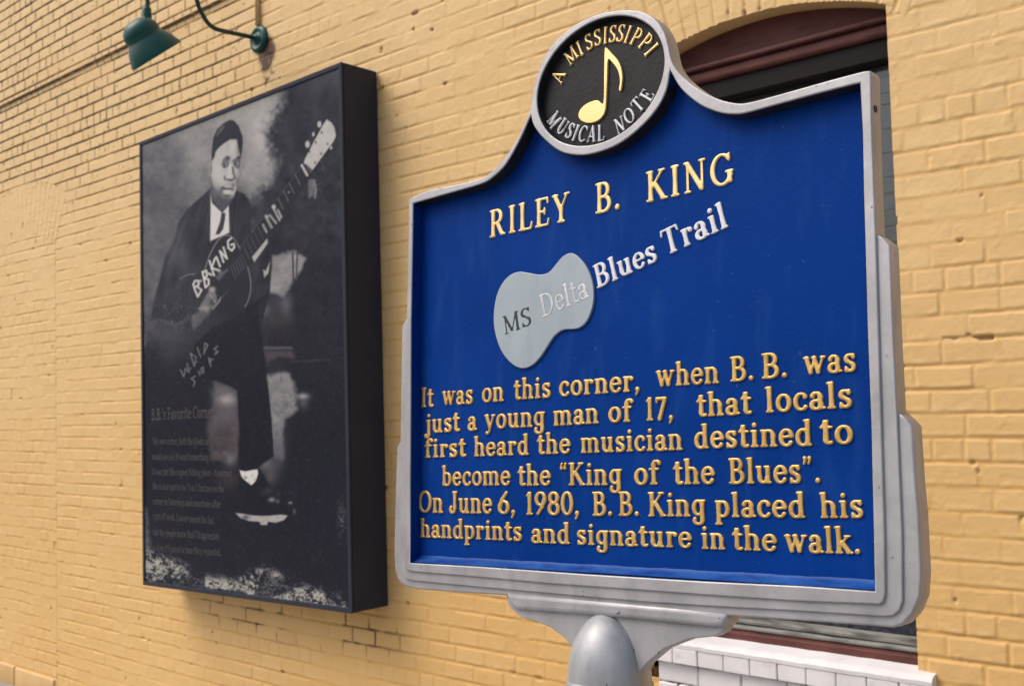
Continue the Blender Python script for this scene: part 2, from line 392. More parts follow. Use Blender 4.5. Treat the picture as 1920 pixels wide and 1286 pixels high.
# reveal of the arched opening
def opening(n=40, grow=0.0):
    pts = [(WXR+grow, WSILL-.14), (WXR+grow, WSPR)]
    a0 = math.asin(_h/WR)
    for k in range(1, n): 
        a = a0-2*a0*k/n; pts.append((WCX+(WR+grow)*math.sin(a), WCZ+(WR+grow)*math.cos(a)))
    pts += [(WXL-grow, WSPR), (WXL-grow, WSILL-.14)]
    return pts
pts = opening(); n = len(pts)
v = [(x, .0025, z) for x, z in pts]+[(x, .14, z) for x, z in pts]
B(mesh("window_reveal", v, [(i, i+1, n+i+1, n+i) for i in range(n-1)], MT['yellow_plain'], building))
# window set back in the opening
window = empty("arched_window"); window.parent = building; window.location = -building.location
YT = .085
zA, zB, zC = at(1658, 38, YT)[2], at(1662, 69, YT)[2], at(1662, 109, YT)[2]
zS, zM0, zM1 = at(1716, 1203, YT)[2], at(1718, 1227, YT-.03)[2], at(1719, 1249, YT-.05)[2]
poly = [(x, z) for x, z in opening(40, .004) if z > WSPR-.01]
poly = [p for p in poly if p[1] > zA] if zA > WSPR else poly
a0 = math.acos(min(1, (zA-WCZ)/WR)) if zA > WSPR else None
if a0 is not None:
    poly = [(WCX+WR*1.003*math.sin(a0-2*a0*k/40), WCZ+WR*1.003*math.cos(a0-2*a0*k/40)) for k in range(41)]
else:
    poly = [(WXR, zA)]+poly+[(WXL, zA)]
n = len(poly)
v = [(x, YT, z) for x, z in poly]+[(x, YT+.03, z) for x, z in poly]
mesh("tympanum", v, [tuple(range(n))[::-1], tuple(range(n, 2*n))]+[(i, (i+1) % n, n+(i+1) % n, n+i) for i in range(n)], MT['maroon'], window)
mb = MB()
hh = zA-zB
mb.box(WXL-.02, WXR+.02, YT-.030, YT+.03, zA-hh*.22, zA+.004, .005, 3)
mb.box(WXL-.02, WXR+.02, YT-.014, YT+.03, zB, zA-hh*.24, .012, 4)
mb.build("moulding", MT['maroon'], window)
mb = MB()
mb.box(WXL-.02, WXR+.02, YT+.005, YT+.06, zC, zB-.002, .004)
mb.box(WXL-.02, WXL+.045, YT+.008, YT+.06, zS+.001, zC-.001, .004); mb.box(WXR-.012, WXR+.02, YT+.03, YT+.06, zS+.001, zC-.001, .004)
mb.build("frame", MT['frame_dark'], window)
mb = MB(); k = 0; z = zS+.17; rnd = random.Random(7)
while z < zC-.002:
    hgt = rnd.choice([.035, .05, .075, .05]); dd = rnd.uniform(0, .004)
    mb.box(WXL+.04, WXR+.01, YT+.075+dd, YT+.085+dd, z, min(z+hgt-.0012, zC), .003); z += hgt
mb.build("blind", MT['blind'], window)
v = []; f = []
for i in range(61):
    x = WXL+.04+(WXR+.01-WXL-.04)*i/60
    for zz_ in (zS-.02, zS+.18): v.append((x, YT+.078+.008*math.sin(i*1.3)+.004*math.sin(i*2.9), zz_))
for i in range(60): f.append((2*i, 2*i+2, 2*i+3, 2*i+1))
mesh("curtain", v, f, MT['cloth'], window, True)
mb = MB().box(WXL+.03, WXR+.01, YT+.062, YT+.066, zS+.002, zC-.002); mb.build("pane", MT['glass'], window)
mb = MB(); hz = zS-zM0
mb.box(WXL-.01, WXR+.01, YT-.004, YT+.07, zS-hz*.42, zS+.002, .004); mb.box(WXL-.01, WXR+.01, YT-.022, YT+.07, zM0+hz*.02, zS-hz*.5, .006, 3)
mb.build("bottom_rail", MT['rail'], window)
mb = MB().box(WXL-.005, WXR+.005, YT-.05, YT+.07, zM1, zM0-.001, .005, 3); mb.build("sill_board", MT['maroon'], window)
# white brick sill
mb = MB(); core = MB()
sx0, sx1 = at(1216, 1225, -.035)[0], at(1747, 1271, -.035)[0]
ztop = at(1719, 1249, .03)[2]; zfr = at(1747, 1271, -.035)[2]
rnd = random.Random(3)
def sill_section(x0, x1):
    sec = [(.10, ztop+.014), (-.020, zfr+.003), (-.031, zfr-.002), (-.037, zfr-.012), (-.036, zfr-.024), (.10, zfr-.024)]
    m = 24; rows = []
    for k in range(m+1):
        x = x0+(x1-x0)*k/m; dz = .0006*math.sin(k*1.7)+.0004*math.sin(k*3.1)
        rows.append([mb.bm.verts.new((x, y, z+dz)) for y, z in sec])
    for a_, b_ in zip(rows, rows[1:]):
        for k in range(len(sec)): mb.bm.faces.new((a_[k], a_[(k+1) % len(sec)], b_[(k+1) % len(sec)], b_[k]))
    mb.bm.faces.new(rows[0]); mb.bm.faces.new(rows[-1][::-1])
sill_section(sx0, sx1)
nb = 10; bw = (sx1-sx0)/nb
for i in range(nb):
    g0, g1 = rnd.uniform(.0004, .0022), rnd.uniform(.0004, .0018)
    mb.box(sx0+i*bw+g0, sx0+(i+1)*bw-g1, -.0345+rnd.uniform(-.0015, .0015), .05, zfr-.076+rnd.uniform(-.001, .001), zfr-.0245, .004, 3)
for row_ in range(9):
    z1 = zfr-.081-row_*.068; z0 = z1-.063; x = sx0+.02-(.08 if row_ % 2 else 0)
    if z0 < .0: break
    while x < sx1-.03:
        x1 = min(x+.153, sx1-.03)
        mb.box(max(x, sx0+.02), x1, -.012+rnd.uniform(-.002, .002), .05, z0, z1, .006, 3); x += .1575
B(mb.build("window_sill", MT['whitebrick'], building))
core.box(sx0+.006, sx1-.006, -.026, .05, zfr-.078, zfr-.012); core.box(sx0+.022, sx1-.034, -.005, .05, .02, zfr-.074)
B(core.build("sill_mortar", MT['mortar_dark'], building))

# ------------------------------------------------------------------ lamp over the light box
LX = -4.284
def atx(px, py, X=LX):
    d = ray(px, py); return Q+(X-Q[0])/d[0]*d
lamp = empty("gooseneck_lamp", (LX, 0, 3.457)); lloc = Vector(lamp.location)
tag(lamp, "green gooseneck wall lamp with bell shade above the photo light box", "lamp")
def Lm(o): o.location = -lloc; return o
pc = Vector((LX, 0, 3.457))
m4 = Matrix.Translation(pc) @ Matrix.Rotation(math.radians(90), 4, 'X')
MB().lathe([(0, .034), (.018, .034), (.020, .018), (.040, .014), (.046, .020), (.054, .020), (.060, .013), (.067, .010), (.067, -.012), (0, -.012)], m4, 40).build("wall_plate", MT['green'], lamp, True).location = -lloc
arm_px = [(473, 71), (462, 68), (443, 64), (420, 59), (403, 54), (390, 44), (381, 30), (373, 14), (368, -4)]
ap = [atx(*p) for p in arm_px]
ap = [np.array([LX, -.02, pc.z])]+ap
stem_top = atx(276.5, 2); top_in = ap[-1]
ymid = (top_in[1]+stem_top[1])/2; rad = abs(top_in[1]-stem_top[1])/2; zc_ = max(top_in[2], stem_top[2])+.02
arc = [np.array([LX, ymid+rad*math.cos(a), zc_+rad*math.sin(a)]) for a in np.linspace(0, math.pi, 17)]
stem_b = atx(275.6, 18)
path = spline(ap+arc+[stem_top, stem_b], 5)
Lm(MB().tube(path, .0105).build("arm", MT['green_dark'], lamp, True))
rimc = atx(294.5, 106.5); neck = stem_b
Zd = (rimc-Q) @ FW; pxm = Zd/FPX; pxm *= .95; R_ = 55.6*pxm; rimv = .852*RT+.523*UP
vr = rimc-Q; axis = Vector(np.cross(vr/np.linalg.norm(vr), rimv)); axis = -axis if axis.z < 0 else axis; axis.normalize()
q4 = axis.to_track_quat('Z', 'Y').to_matrix().to_4x4(); q4.translation = Vector(rimc)
prof = [(r*pxm, h*pxm) for r, h in ((54.6, .3), (55.6, 0), (55.6, .8), (53.5, 8), (50.5, 16), (46.5, 25), (41.5, 33), (37, 39), (35.2, 41), (35.0, 42), (36.2, 45), (36.8, 50), (36, 56), (33, 63), (28, 69), (21, 74), (13, 77), (0, 78.5))]
sh = MB().lathe(prof, q4, 64)
sh.lathe([(r*pxm, h*pxm) for r, h in ((54.6, .3), (52.5, 8), (49.5, 16), (45.5, 25), (40.5, 33), (36, 39), (34, 50), (26, 67), (0, 76))], q4, 64)
Lm(sh.build("lamp_shade", MT['green'], lamp, True))
n0, n1 = Vector(atx(273.5, 50)), Vector(atx(275.5, 14))
nv = n1-n0; Ln = nv.length; qn = nv.normalized().to_track_quat('Z', 'Y').to_matrix().to_4x4(); qn.translation = n0
Lm(MB().lathe([(r*pxm, h*Ln) for r, h in ((17, 0), (13.5, .22), (10.6, .36), (10.2, .5), (9.0, .80), (8.4, .93), (7.0, .97), (5.4, 1.0), (0, 1.01))], qn, 32).build("socket_neck", MT['green'], lamp, True))
# conduit running up from the lamp plate
cz0, cz1 = 3.525, 5.2
cd = MB().tube([(LX, -.012, cz0), (LX, -.012, 3.735), (LX, -.030, 3.76), (LX, -.030, cz1)], .011).build("conduit", MT['conduit'], None, True)
tag(cd, "thin yellow painted conduit running up the wall above the green lamp", "pipe")

# ------------------------------------------------------------------ light box with the photograph
YB = -.193
bx0, bx1, bz0, bz1 = -5.078, -3.428, .8045, 3.082
RACK = .0205; bxc = (bx0+bx1)/2
lb = empty("light_box", ((bx0+bx1)/2, 0, bz0)); bl_ = Vector(lb.location)
tag(lb, "tall black wall box showing a monochrome photo of a seated man with guitar", "display panel")
def Lb(o): o.location = -bl_; return o
Lb(MB().box(bx0, bx1, YB+.006, -.004, bz0, bz1, .003).build("box", MT['box'], lb))
mb = MB(); t_ = .020
mb.box(bx0-.001, bx1+.001, YB-.006, YB+.004, bz1-t_, bz1+.001, .003); mb.box(bx0-.001, bx1+.001, YB-.006, YB+.004, bz0-.001, bz0+t_, .003)
mb.box(bx0-.001, bx0+t_, YB-.006, YB+.004, bz0+t_, bz1-t_, .003); mb.box(bx1-t_, bx1+.001, YB-.006, YB+.004, bz0+t_, bz1-t_, .003)
Lb(mb.build("frame", MT['box'], lb))

# the print: tones drawn on a fine grid (a flat picture on a flat panel)
def R2(*p): return [(240+x/3.062, 100+y/3.062) for x, y in p]
def R3(*p): return [(240+x/3.384, 480+y/3.384) for x, y in p]
def R4(*p): return [(240+x/3.385, 800+y/3.385) for x, y in p]
def R7(*p): return [(360+x/5.358, 180+y/5.358) for x, y in p]
def R8(*p): return [(340+x/4.02, 420+y/4.02) for x, y in p]
def R9(*p): return [(520+x/5.358, 200+y/5.358) for x, y in p]
def RF(*p): return [(356+x/6.53, 178+y/6.53) for x, y in p]
def R10(*p): return [(420+x/8.04, 840+y/8.04) for x, y in p]
def build_print():
    NX, NZ = 330, 640
    x0, x1, z0, z1 = bx0+t_-.002, bx1-t_+.002, bz0+t_-.002, bz1-t_+.002
    X, Z = np.meshgrid(np.linspace(x0, x1, NX), np.linspace(z0, z1, NZ))
    Pw = np.stack([X, np.full_like(X, YB), Z+RACK*(X-bxc)], -1)
    px, py = project(Pw)
    T = np.full(px.shape, 60.0); C = np.zeros(px.shape+(3,))
    def sd(poly):
        poly = np.array(poly, float); d = np.full(px.shape, 1e9); ins = np.zeros(px.shape, bool)
        for i in range(len(poly)):
            a, b = poly[i-1], poly[i]; e = b-a; L2 = e @ e+1e-9
            t = np.clip(((px-a[0])*e[0]+(py-a[1])*e[1])/L2, 0, 1)
            d = np.minimum(d, np.hypot(px-a[0]-t*e[0], py-a[1]-t*e[1]))
            if a[1] != b[1]:
                cr = ((a[1] > py) != (b[1] > py)) & (px < (b[0]-a[0])*(py-a[1])/(b[1]-a[1])+a[0]); ins ^= cr
        return np.where(ins, -d, d)
    def lay(mask, tone, tint=(0, 0, 0)):
        nonlocal T, C
        T = T*(1-mask)+tone*mask; C = C*(1-mask[..., None])+np.array(tint)*mask[..., None]
    def fill(poly, tone, soft=1.2, op=1.0, tint=(0, 0, 0), warp=0):
        d = sd(poly)
        if warp: d = d+warp*2*((nz2-.5)+.6*(nz1-.5))
        lay(op*smooth(soft, -soft, d), tone, tint)
    def blob(x, y, rx, ry, tone, op=1.0, pw=1.0, tint=(0, 0, 0)): lay(op*np.exp(-(((px-x)/rx)**2+((py-y)/ry)**2)**pw), tone, tint)
    def line(pts, tone, w=1.2, op=1.0, soft=.7):
        d = np.full(px.shape, 1e9)
        for a, b in zip(pts, pts[1:]):
            ex, ey = b[0]-a[0], b[1]-a[1]; t = np.clip(((px-a[0])*ex+(py-a[1])*ey)/(ex*ex+ey*ey+1e-9), 0, 1)
            d = np.minimum(d, np.hypot(px-a[0]-t*ex, py-a[1]-t*ey))
        lay(op*smooth(w+soft, w-soft, d), tone)
    nz1 = vnoise(px, py, 1/40., 5, 4); nz2 = vnoise(px, py, 1/9., 8, 4); nz3 = vnoise(px, py, 1/2.2, 12, 3)
    nzc = .6*vnoise(px, py, 1/26., 205, 4)+.4*nz2
    # studio backdrop
    T = 88+22*smooth(480, 330, py)+26*(nz1-.5)
    blob(300, 360, 60, 80, 74, .8); blob(285, 440, 50, 60, 96, .6); blob(330, 480, 40, 60, 92, .5)
    blob(378, 285, 40, 75, 132, .8); blob(430, 215, 70, 38, 146, .9); blob(488, 250, 44, 85, 172, .97); blob(475, 330, 30, 60, 158, .9); blob(505, 200, 28, 30, 150, .6); blob(470, 400, 16, 40, 140, .7)
    T = T+46*(nzc-.5)*smooth(560, 470, px)
    dm = smooth(-14, 22, px-(512+14*np.sin(py/23.)+26*(nz2-.5)-.30*np.maximum(0, py-270)))
    lay(dm*smooth(100, 260, py+0*px+60)*.95, 46+40*(nzc-.5))
    blob(600, 150, 60, 45, 70, .45); blob(560, 220, 25, 40, 50, .6); blob(487, 380, 10, 40, 88, .5)
    line(R2((80, 700), (140, 740), (340, 930)), 66, .6, .6); line(R2((80, 850), (260, 1010)), 66, .6, .6)
    # darkness of the right and lower part
    lay(smooth(430, 500, py)*smooth(480, 520, px), 42+14*(nzc-.5))
    lay(smooth(560, 720, py+.25*(400-px)), 39)
    fill(R3((905, 0), (1050, -30), (1130, 10), (1090, 110), (1030, 190), (990, 260), (880, 230), (900, 120)), 132+60*(nzc-.5), 5, .95, warp=5)
    line(R3((1045, -20), (1050, 160)), 60, 1.6); line(R3((1075, -20), (1068, 150)), 70, 1.6)
    blob(*R3((860, 340))[0], 14, 12, 120, .9); blob(*R3((930, 300))[0], 20, 14, 60, .8); blob(*R3((1000, 310))[0], 12, 26, 100, .7); blob(*R3((935, 400))[0], 24, 18, 60, .8, tint=(4, 1, -3))
    fill(R3((855, 575), (1040, 575), (1045, 590), (860, 592)), 92, 2, .8)
    fill(R3((860, 600), (1040, 600), (1060, 650), (950, 640), (880, 700)), 76, 5, .8, (6, 0, -2))
    blob(*R3((930, 690))[0], 22, 10, 46, .9); line(R3((1040, 670), (1280, 655)), 62, 1.4, .8)
    fill(R3((875, 760), (960, 735), (1030, 740), (1060, 820), (1070, 960), (1000, 1040), (985, 1130), (980, 1286), (925, 1286), (900, 960)), 120+80*(nzc-.5), 6, .95, warp=6)
    blob(*R3((940, 820))[0], 18, 22, 96, .5); blob(*R3((950, 1200))[0], 14, 40, 86, .8); blob(*R3((1110, 890))[0], 11, 6, 160, .9); blob(*R3((1115, 930))[0], 9, 12, 92, .7)
    fill(R3((545, 790), (660, 825), (695, 850), (700, 1000), (705, 1130), (695, 1286), (520, 1286), (505, 1100), (530, 900)), 78+60*(nzc-.5), 8, .95, (7, 0, -3), warp=8)
    blob(*R3((625, 910))[0], 18, 12, 150, .85); blob(*R3((600, 850))[0], 18, 10, 96, .7); blob(*R3((620, 1010))[0], 20, 18, 92, .8); blob(*R3((600, 1130))[0], 24, 18, 58, .8, tint=(8, 0, -3)); blob(*R4((650, 210))[0], 12, 12, 108, .8); blob(*R4((640, 340))[0], 22, 22, 56, .8, tint=(8, 0, -3)); lay(smooth(896, 935, py)*smooth(470, 440, px), 39)
    blob(*R10((640, 250))[0], 16, 14, 96, .9); blob(*R10((700, 420))[0], 12, 16, 80, .8, tint=(5, 0, -3)); blob(*R10((800, 180))[0], 8, 14, 66, .6, tint=(6, 0, -3))
    # clothes
    jl = R2((478, 770), (420, 825), (340, 895), (292, 965), (262, 1080), (215, 1170), (185, 1290))+R3((170, 260), (140, 420), (250, 560), (520, 620), (760, 620), (850, 420), (900, 240), (915, 0))+R2((820, 1060), (705, 1040), (708, 900), (700, 850), (670, 808), (622, 788))
    fill(jl, 51, 1.5); blob(*R2((560, 1000))[0], 40, 70, 47, .7); blob(*R2((640, 960))[0], 26, 55, 44, .9); blob(*R2((300, 1150))[0], 25, 50, 72, .6)
    fold = vnoise(px*.9+py*.35, py*.25-px*.3, 1/13., 301, 3); jm = smooth(1.5, -1.5, sd(jl)); T = T+jm*34*(fold-.5)*smooth(640, 520, py)
    line(R2((478, 775), (470, 870), (455, 960), (475, 1085)), 78, 1.0, .7, 1.0); line(R2((622, 795), (612, 900), (596, 1060)), 30, 1.0, .8, 1.0); line(R2((330, 960), (290, 1080), (240, 1200)), 84, 2.2, .45, 3); line(R2((390, 900), (380, 1010), (330, 1120)), 44, 2.0, .5, 3)
    lay(smooth(545, 640, py)*smooth(395, 440, px)*smooth(1.5, -1.5, sd(jl)), 38)
    fill(R2((475, 800), (482, 860), (540, 917), (578, 872), (582, 1030), (548, 1045), (472, 1078)), 186, 1.0)
    fill(R2((537, 915), (560, 917), (556, 960), (546, 1010), (522, 1042), (502, 1040), (528, 970)), 58, .9)
    # neck, ear, face
    fill(R7((192, 890), (260, 980), (330, 1040), (405, 1010), (440, 950), (432, 1010), (375, 1092), (310, 1172), (258, 1122), (212, 1040)), 74, 1.2)
    blob(*R7((225, 960))[0], 7, 14, 100, .7)
    fill(R7((168, 690), (185, 665), (210, 700), (212, 800), (200, 835), (180, 780)), 138, .9); blob(*R7((196, 740))[0], 2, 8, 62, .8)
    face = R7((203, 640), (232, 560), (320, 470), (380, 430), (455, 430), (468, 520), (488, 610), (486, 720), (470, 800), (455, 880), (440, 955), (408, 1022), (370, 1052), (318, 1040), (258, 985), (215, 905), (196, 800))
    fm = smooth(1.2, -1.2, sd(face))
    T0 = T.copy(); C0 = C.copy()
    lay(np.ones_like(px), 164)
    fb = lambda x, y, rx, ry, t, o=.9, p=1.0: blob(*RF((x, y))[0], rx/6.53, ry/6.53, t, o, p)
    fb(520, 640, 60, 80, 182, .8); fb(470, 620, 22, 60, 140, .55); fb(380, 650, 60, 50, 160, .6); fb(600, 660, 26, 90, 96, .8)
    fb(350, 960, 60, 110, 172, .7); fb(290, 1130, 50, 90, 128, .7); fb(360, 1200, 80, 70, 88, .85); fb(440, 1280, 120, 46, 70, .9)
    fill(RF((405, 790), (440, 752), (478, 752), (494, 800), (492, 850), (460, 892), (415, 902), (384, 862), (392, 830)), 88, 1.8, .85)
    fb(470, 775, 26, 22, 48, .8, 1.4); fb(441, 858, 13, 18, 150, .9, 1.5); fb(424, 868, 11, 24, 44, .9, 1.4); fb(462, 858, 9, 24, 48, .8, 1.3); fb(425, 930, 50, 16, 150, .5)
    fill(RF((520, 800), (560, 778), (612, 740), (630, 800), (618, 880), (590, 912), (555, 890), (528, 850)), 84, 1.6, .85)
    fb(580, 846, 14, 20, 138, .85, 1.4); fb(560, 850, 9, 22, 42, .85, 1.4); fb(600, 770, 26, 20, 50, .8)
    line(RF((500, 800), (512, 838)), 128, 1.6, .7, 1.6)
    fb(490, 900, 22, 90, 188, .8, 1.2); fb(490, 1000, 34, 22, 180, .7)
    line(RF((524, 890), (534, 960), (552, 1010)), 72, 1.9, .85, 1.6); fb(575, 960, 20, 46, 146, .7); fb(590, 1070, 26, 60, 72, .9); fb(612, 940, 12, 80, 92, .8)
    line(RF((424, 1000), (430, 1040)), 66, 1.5, .85, 1.2); fb(462, 1036, 24, 10, 62, .85, 1.3); fb(498, 1046, 34, 14, 48, .92, 1.4); fb(540, 1030, 18, 18, 70, .85)
    fb(468, 1095, 44, 22, 146, .8); fb(530, 1110, 26, 36, 88, .8)
    fb(405, 1140, 20, 16, 62, .9); line(RF((400, 1142), (440, 1152), (500, 1150)), 46, 1.5, .95, 1.0); fb(520, 1160, 22, 16, 62, .85); fb(385, 1180, 14, 34, 82, .8)
    fb(452, 1190, 48, 24, 178, .95, 1.4); fb(448, 1238, 56, 14, 72, .9, 1.3); fb(440, 1262, 50, 14, 104, .5)
    T = T0*(1-fm)+T*fm; C = C0*(1-fm[..., None])+C*fm[..., None]
    hair = R7((203, 655), (196, 590), (202, 510), (216, 420), (250, 340), (318, 275), (382, 241), (422, 250), (467, 300), (506, 400), (512, 470), (502, 560), (490, 625), (476, 560), (462, 500), (450, 438), (380, 440), (320, 480), (270, 520), (236, 565), (226, 615))
    fill(hair, 47, 1.4); fill(R7((238, 400), (262, 352), (322, 288), (326, 318), (290, 365), (250, 408)), 92, 1.5, .8)
    # trousers and shoe
    fill(R3((900, 235), (820, 325), (842, 450), (860, 600), (872, 700), (892, 860), (912, 1050), (925, 1290))+R4((922, 186), (820, 262), (760, 280), (712, 276), (700, 200))+R3((700, 1286), (708, 1110), (700, 1000), (694, 850), (668, 835), (560, 790), (400, 770), (420, 560), (560, 430)), 37, 1.4)
    fill(R10((235, 330), (320, 350), (420, 330), (505, 320), (515, 385), (480, 490), (415, 558), (350, 510), (270, 450)), 188, .9); blob(*R10((324, 440))[0], 2.4, 2, 60, .9)
    fill(R10((235, 400), (215, 600), (130, 930), (170, 985), (420, 1010), (700, 1015), (980, 1000), (1080, 970), (1030, 840), (860, 760), (700, 600), (600, 400), (530, 300), (510, 400), (480, 500), (415, 565), (340, 510)), 38, 1.0)
    fill(R10((170, 975), (280, 985), (420, 1012), (640, 1020), (870, 1000), (960, 1015), (900, 1085), (780, 1120), (660, 1105), (650, 1155), (560, 1155), (530, 1105), (380, 1095), (250, 1050)), 150, 1.0)
    blob(*R10((330, 1040))[0], 6, 4, 66, .9); blob(*R10((720, 775))[0], 6, 4, 132, .9); blob(*R10((810, 800))[0], 3, 3, 110, .8); blob(*R10((998, 822))[0], 4, 2, 140, .9); blob(*R10((1060, 950))[0], 3, 5, 96, .8); blob(*R10((670, 640))[0], 6, 6, 66, .6, tint=(6, 0, -3)); blob(*R10((590, 680))[0], 5, 4, 60, .6); blob(*R10((820, 690))[0], 4, 3, 64, .6)
    # guitar
    body = R8((180, 350), (215, 235), (270, 130), (330, 88), (380, 95), (430, 160), (470, 240), (510, 360), (524, 460), (510, 570), (470, 660), (380, 720), (200, 780), (60, 760), (20, 640), (40, 480), (100, 400))
    fill(body, 44, 2.5, .9); lay(.8*smooth(2, -3, sd(body))*smooth(420, 360, px), 56)
    line(R8((178, 345), (190, 300), (215, 232), (245, 170), (275, 125), (305, 96), (335, 85), (368, 90), (395, 110), (430, 165), (465, 230), (495, 310), (512, 370), (524, 440), (520, 520), (505, 575), (480, 625)), 128, .8, .9, .7)
    line(R8((-10, 415), (20, 395), (55, 380), (100, 378)), 112, 1.0, .9)
    fill(R8((330, 330), (440, 200))+R2((1000, 640), (1060, 702), (900, 920), (720, 1200))+R8((470, 340), (400, 430)), 46, 1.0)
    for a in range(6):
        q0 = 370+a*17.0; r0 = 318-a*18.0; line(R8((q0, r0), (q0+36, r0+95)), 96, .55, .8, .5)
    for a in range(7):
        q0 = 470+a*27; r0 = 170-a*36; line(R8((q0, r0), (q0+42, r0+92)), 100, .55, .7, .5)
    line(R2((640, 1120), (1005, 640)), 88, .5, .7); line(R2((690, 1130), (1030, 680)), 70, .4, .5)
    for a_, b_ in (((180, 685), (230, 790)), ((118, 765), (168, 875)), ((63, 845), (112, 955)), ((8, 920), (58, 1030)), ((-50, 1000), (0, 1100))): line(R9(a_, b_), 118, .6, .9, .5)
    line(R9((245, 590), (300, 690)), 168, 2.2); blob(*R9((114, 862))[0], 1.6, 1.8, 165, .9)
    fill(R9((495, 130), (545, 165), (575, 215), (588, 300), (565, 350), (440, 520), (355, 638), (265, 565), (280, 520), (380, 330), (450, 200)), 168+14*(nz2-.5), 1.0)
    fill(R9((290, 575), (355, 638), (340, 670), (300, 640)), 90, 1, .7)
    for x, y, a_, b_ in ((422, 180, 4.2, 6.4), (362, 280, 2.3, 4.4), (303, 380, 4.6, 7), (540, 415, 2, 3.6)): blob(*R9((x, y))[0], a_, b_, 172, .98, 3)
    for x, y in ((445, 262), (385, 362), (505, 378), (440, 475), (380, 565), (322, 452)): blob(*R9((x, y))[0], 1.7, 2.6, 50, .9, 1.5)
    fill(R9((312, 735), (370, 728), (398, 830), (385, 925), (345, 900), (312, 925)), 100+60*(nz3-.5), 1.6, .9); line(R9((430, 530), (455, 580), (460, 640)), 88, .7, .8); line(R9((395, 790), (440, 770)), 80, .9, .8); line(R9((372, 740), (392, 850), (380, 920)), 128, 1.2, .8)
    # left hand on the neck, cuff, pocket square
    for a_, b_ in (((790, 935), (825, 1000)), ((830, 880), (870, 960)), ((775, 985), (795, 1025)), ((815, 930), (850, 975)), ((860, 900), (880, 940))): line(R2(a_, b_), 152, 2.0, .9, 1.2)
    blob(*R2((838, 882))[0], 3.6, 4.4, 178, .95, 2); blob(*R2((800, 938))[0], 3.2, 3.6, 160, .9, 2); blob(*R2((872, 945))[0], 3, 4, 140, .8)
    fill(R2((712, 1170), (745, 1130), (800, 1062), (803, 1090), (760, 1150), (725, 1200)), 158, 1.2); fill(R2((775, 1240), (790, 1250), (815, 1195), (806, 1262), (783, 1290)), 150, 1.2)
    # right hand
    fill(R8((200, 515), (235, 478), (265, 535), (272, 580), (240, 622), (185, 672), (128, 640), (168, 572)), 104, 1.6); blob(*R8((232, 492))[0], 7, 5, 150, .9, 1.5); blob(*R8((235, 590))[0], 6, 7, 56, .8); line(R8((235, 640), (280, 590), (300, 555)), 122, 1.8, .9); line(R8((215, 530), (255, 590)), 138, 1.5, .8); line(R8((300, 560), (350, 505)), 70, 1.2, .8)
    blob(*R8((175, 650))[0], 10, 7, 142, .9, 1.4); fill(R8((75, 690), (170, 640), (215, 680), (150, 740), (95, 800), (78, 760)), 92, 3.5, .9); blob(*R8((235, 720))[0], 22, 12, 56, .6)
    fill(R8((255, 400), (345, 335), (358, 345), (280, 430)), 84, 1.6, .9); blob(*R8((290, 360))[0], 4, 4, 130, .8)
    # hand lettering on the guitar
    for s_ in ([(90, 455), (103, 428), (130, 428), (130, 460), (100, 478)], [(90, 455), (104, 500), (124, 548), (152, 498), (126, 478)], [(160, 362), (182, 478)], [(160, 362), (188, 352), (194, 392), (170, 412), (206, 418), (206, 456), (182, 478)], [(205, 372), (228, 384)], [(212, 278), (247, 388)], [(254, 258), (228, 332), (284, 350)], [(264, 248), (292, 320)], [(318, 288), (290, 203), (344, 262), (317, 176)], [(377, 108), (350, 130), (354, 180), (380, 202), (400, 176), (394, 150), (374, 158)]):
        line(R8(*s_), 190, 1.75, .95, .8)
    blob(*R8((146, 430))[0], 2.2, 2.2, 185, .95, 2)
    for s_ in ([(332, 722), (354, 765), (364, 712), (388, 738), (374, 680)], [(396, 618), (420, 698)], [(396, 618), (432, 640), (420, 698)], [(440, 582), (462, 642)], [(482, 622), (488, 552), (506, 562), (490, 602)], [(568, 572), (546, 590), (562, 600), (552, 624), (572, 606)], [(428, 760), (402, 778), (424, 796), (416, 826)], [(446, 728), (456, 756)], [(462, 712), (478, 706), (480, 738), (468, 744), (462, 712)], [(512, 648), (526, 700)], [(512, 648), (532, 658), (516, 676)]):
        line(R3(*s_), 118, 1.1, .85, .7)
    for x, y in ((396, 714), (437, 672), (541, 655)): blob(*R3((x, y))[0], 1.4, 1.4, 130, .9, 2)
    # smear and scratches
    blob(*R3((250, 490))[0], 40, 18, 82, .55); blob(*R3((150, 440))[0], 14, 12, 88, .5); blob(*R3((260, 600))[0], 16, 30, 66, .5)
    line(R3((130, 430), (200, 405), (300, 440), (380, 400)), 92, 2.5, .45, 2.5)
    sp = smooth(.75, .82, vnoise(px, py, 1/2.0, 44, 2)); lay(sp*np.exp(-(((px-330)/50)**2+((py-590)/40)**2))*.9, 130)
    # scuffed white grunge round the foot of the print
    yb = np.interp(px, (262, 285, 330, 380, 400, 440, 462, 500, 530, 550, 600, 640, 655), (1024, 1030, 1046, 1076, 1078, 1082, 1072, 1058, 1074, 1092, 1100, 1110, 1140))
    ye = np.interp(px, (262, 300, 370, 400, 450, 480, 560, 640, 655), (1092, 1094, 1102, 1104, 1108, 1120, 1130, 1138, 1140))
    cr_, sr_ = math.cos(.45), math.sin(.45); ax_, ay_ = px*cr_+py*sr_, -px*sr_+py*cr_
    rough_ = .42*vnoise(ax_, ay_, 1/2.4, 71, 2)+.33*vnoise(ax_/3.5, ay_, 1/3.4, 73, 3)+.25*vnoise(px, py, 1/17., 77, 2)
    den = (.35+.65*smooth(.36, .52, vnoise(px, py, 1/34., 91, 2)))*smooth(yb-10, yb+18, py)*smooth(ye+5, ye-5, py)*smooth(262, 276, px)
    strm = smooth(.60, .40, .5+(.5-rough_)-.10*den+.04)*den
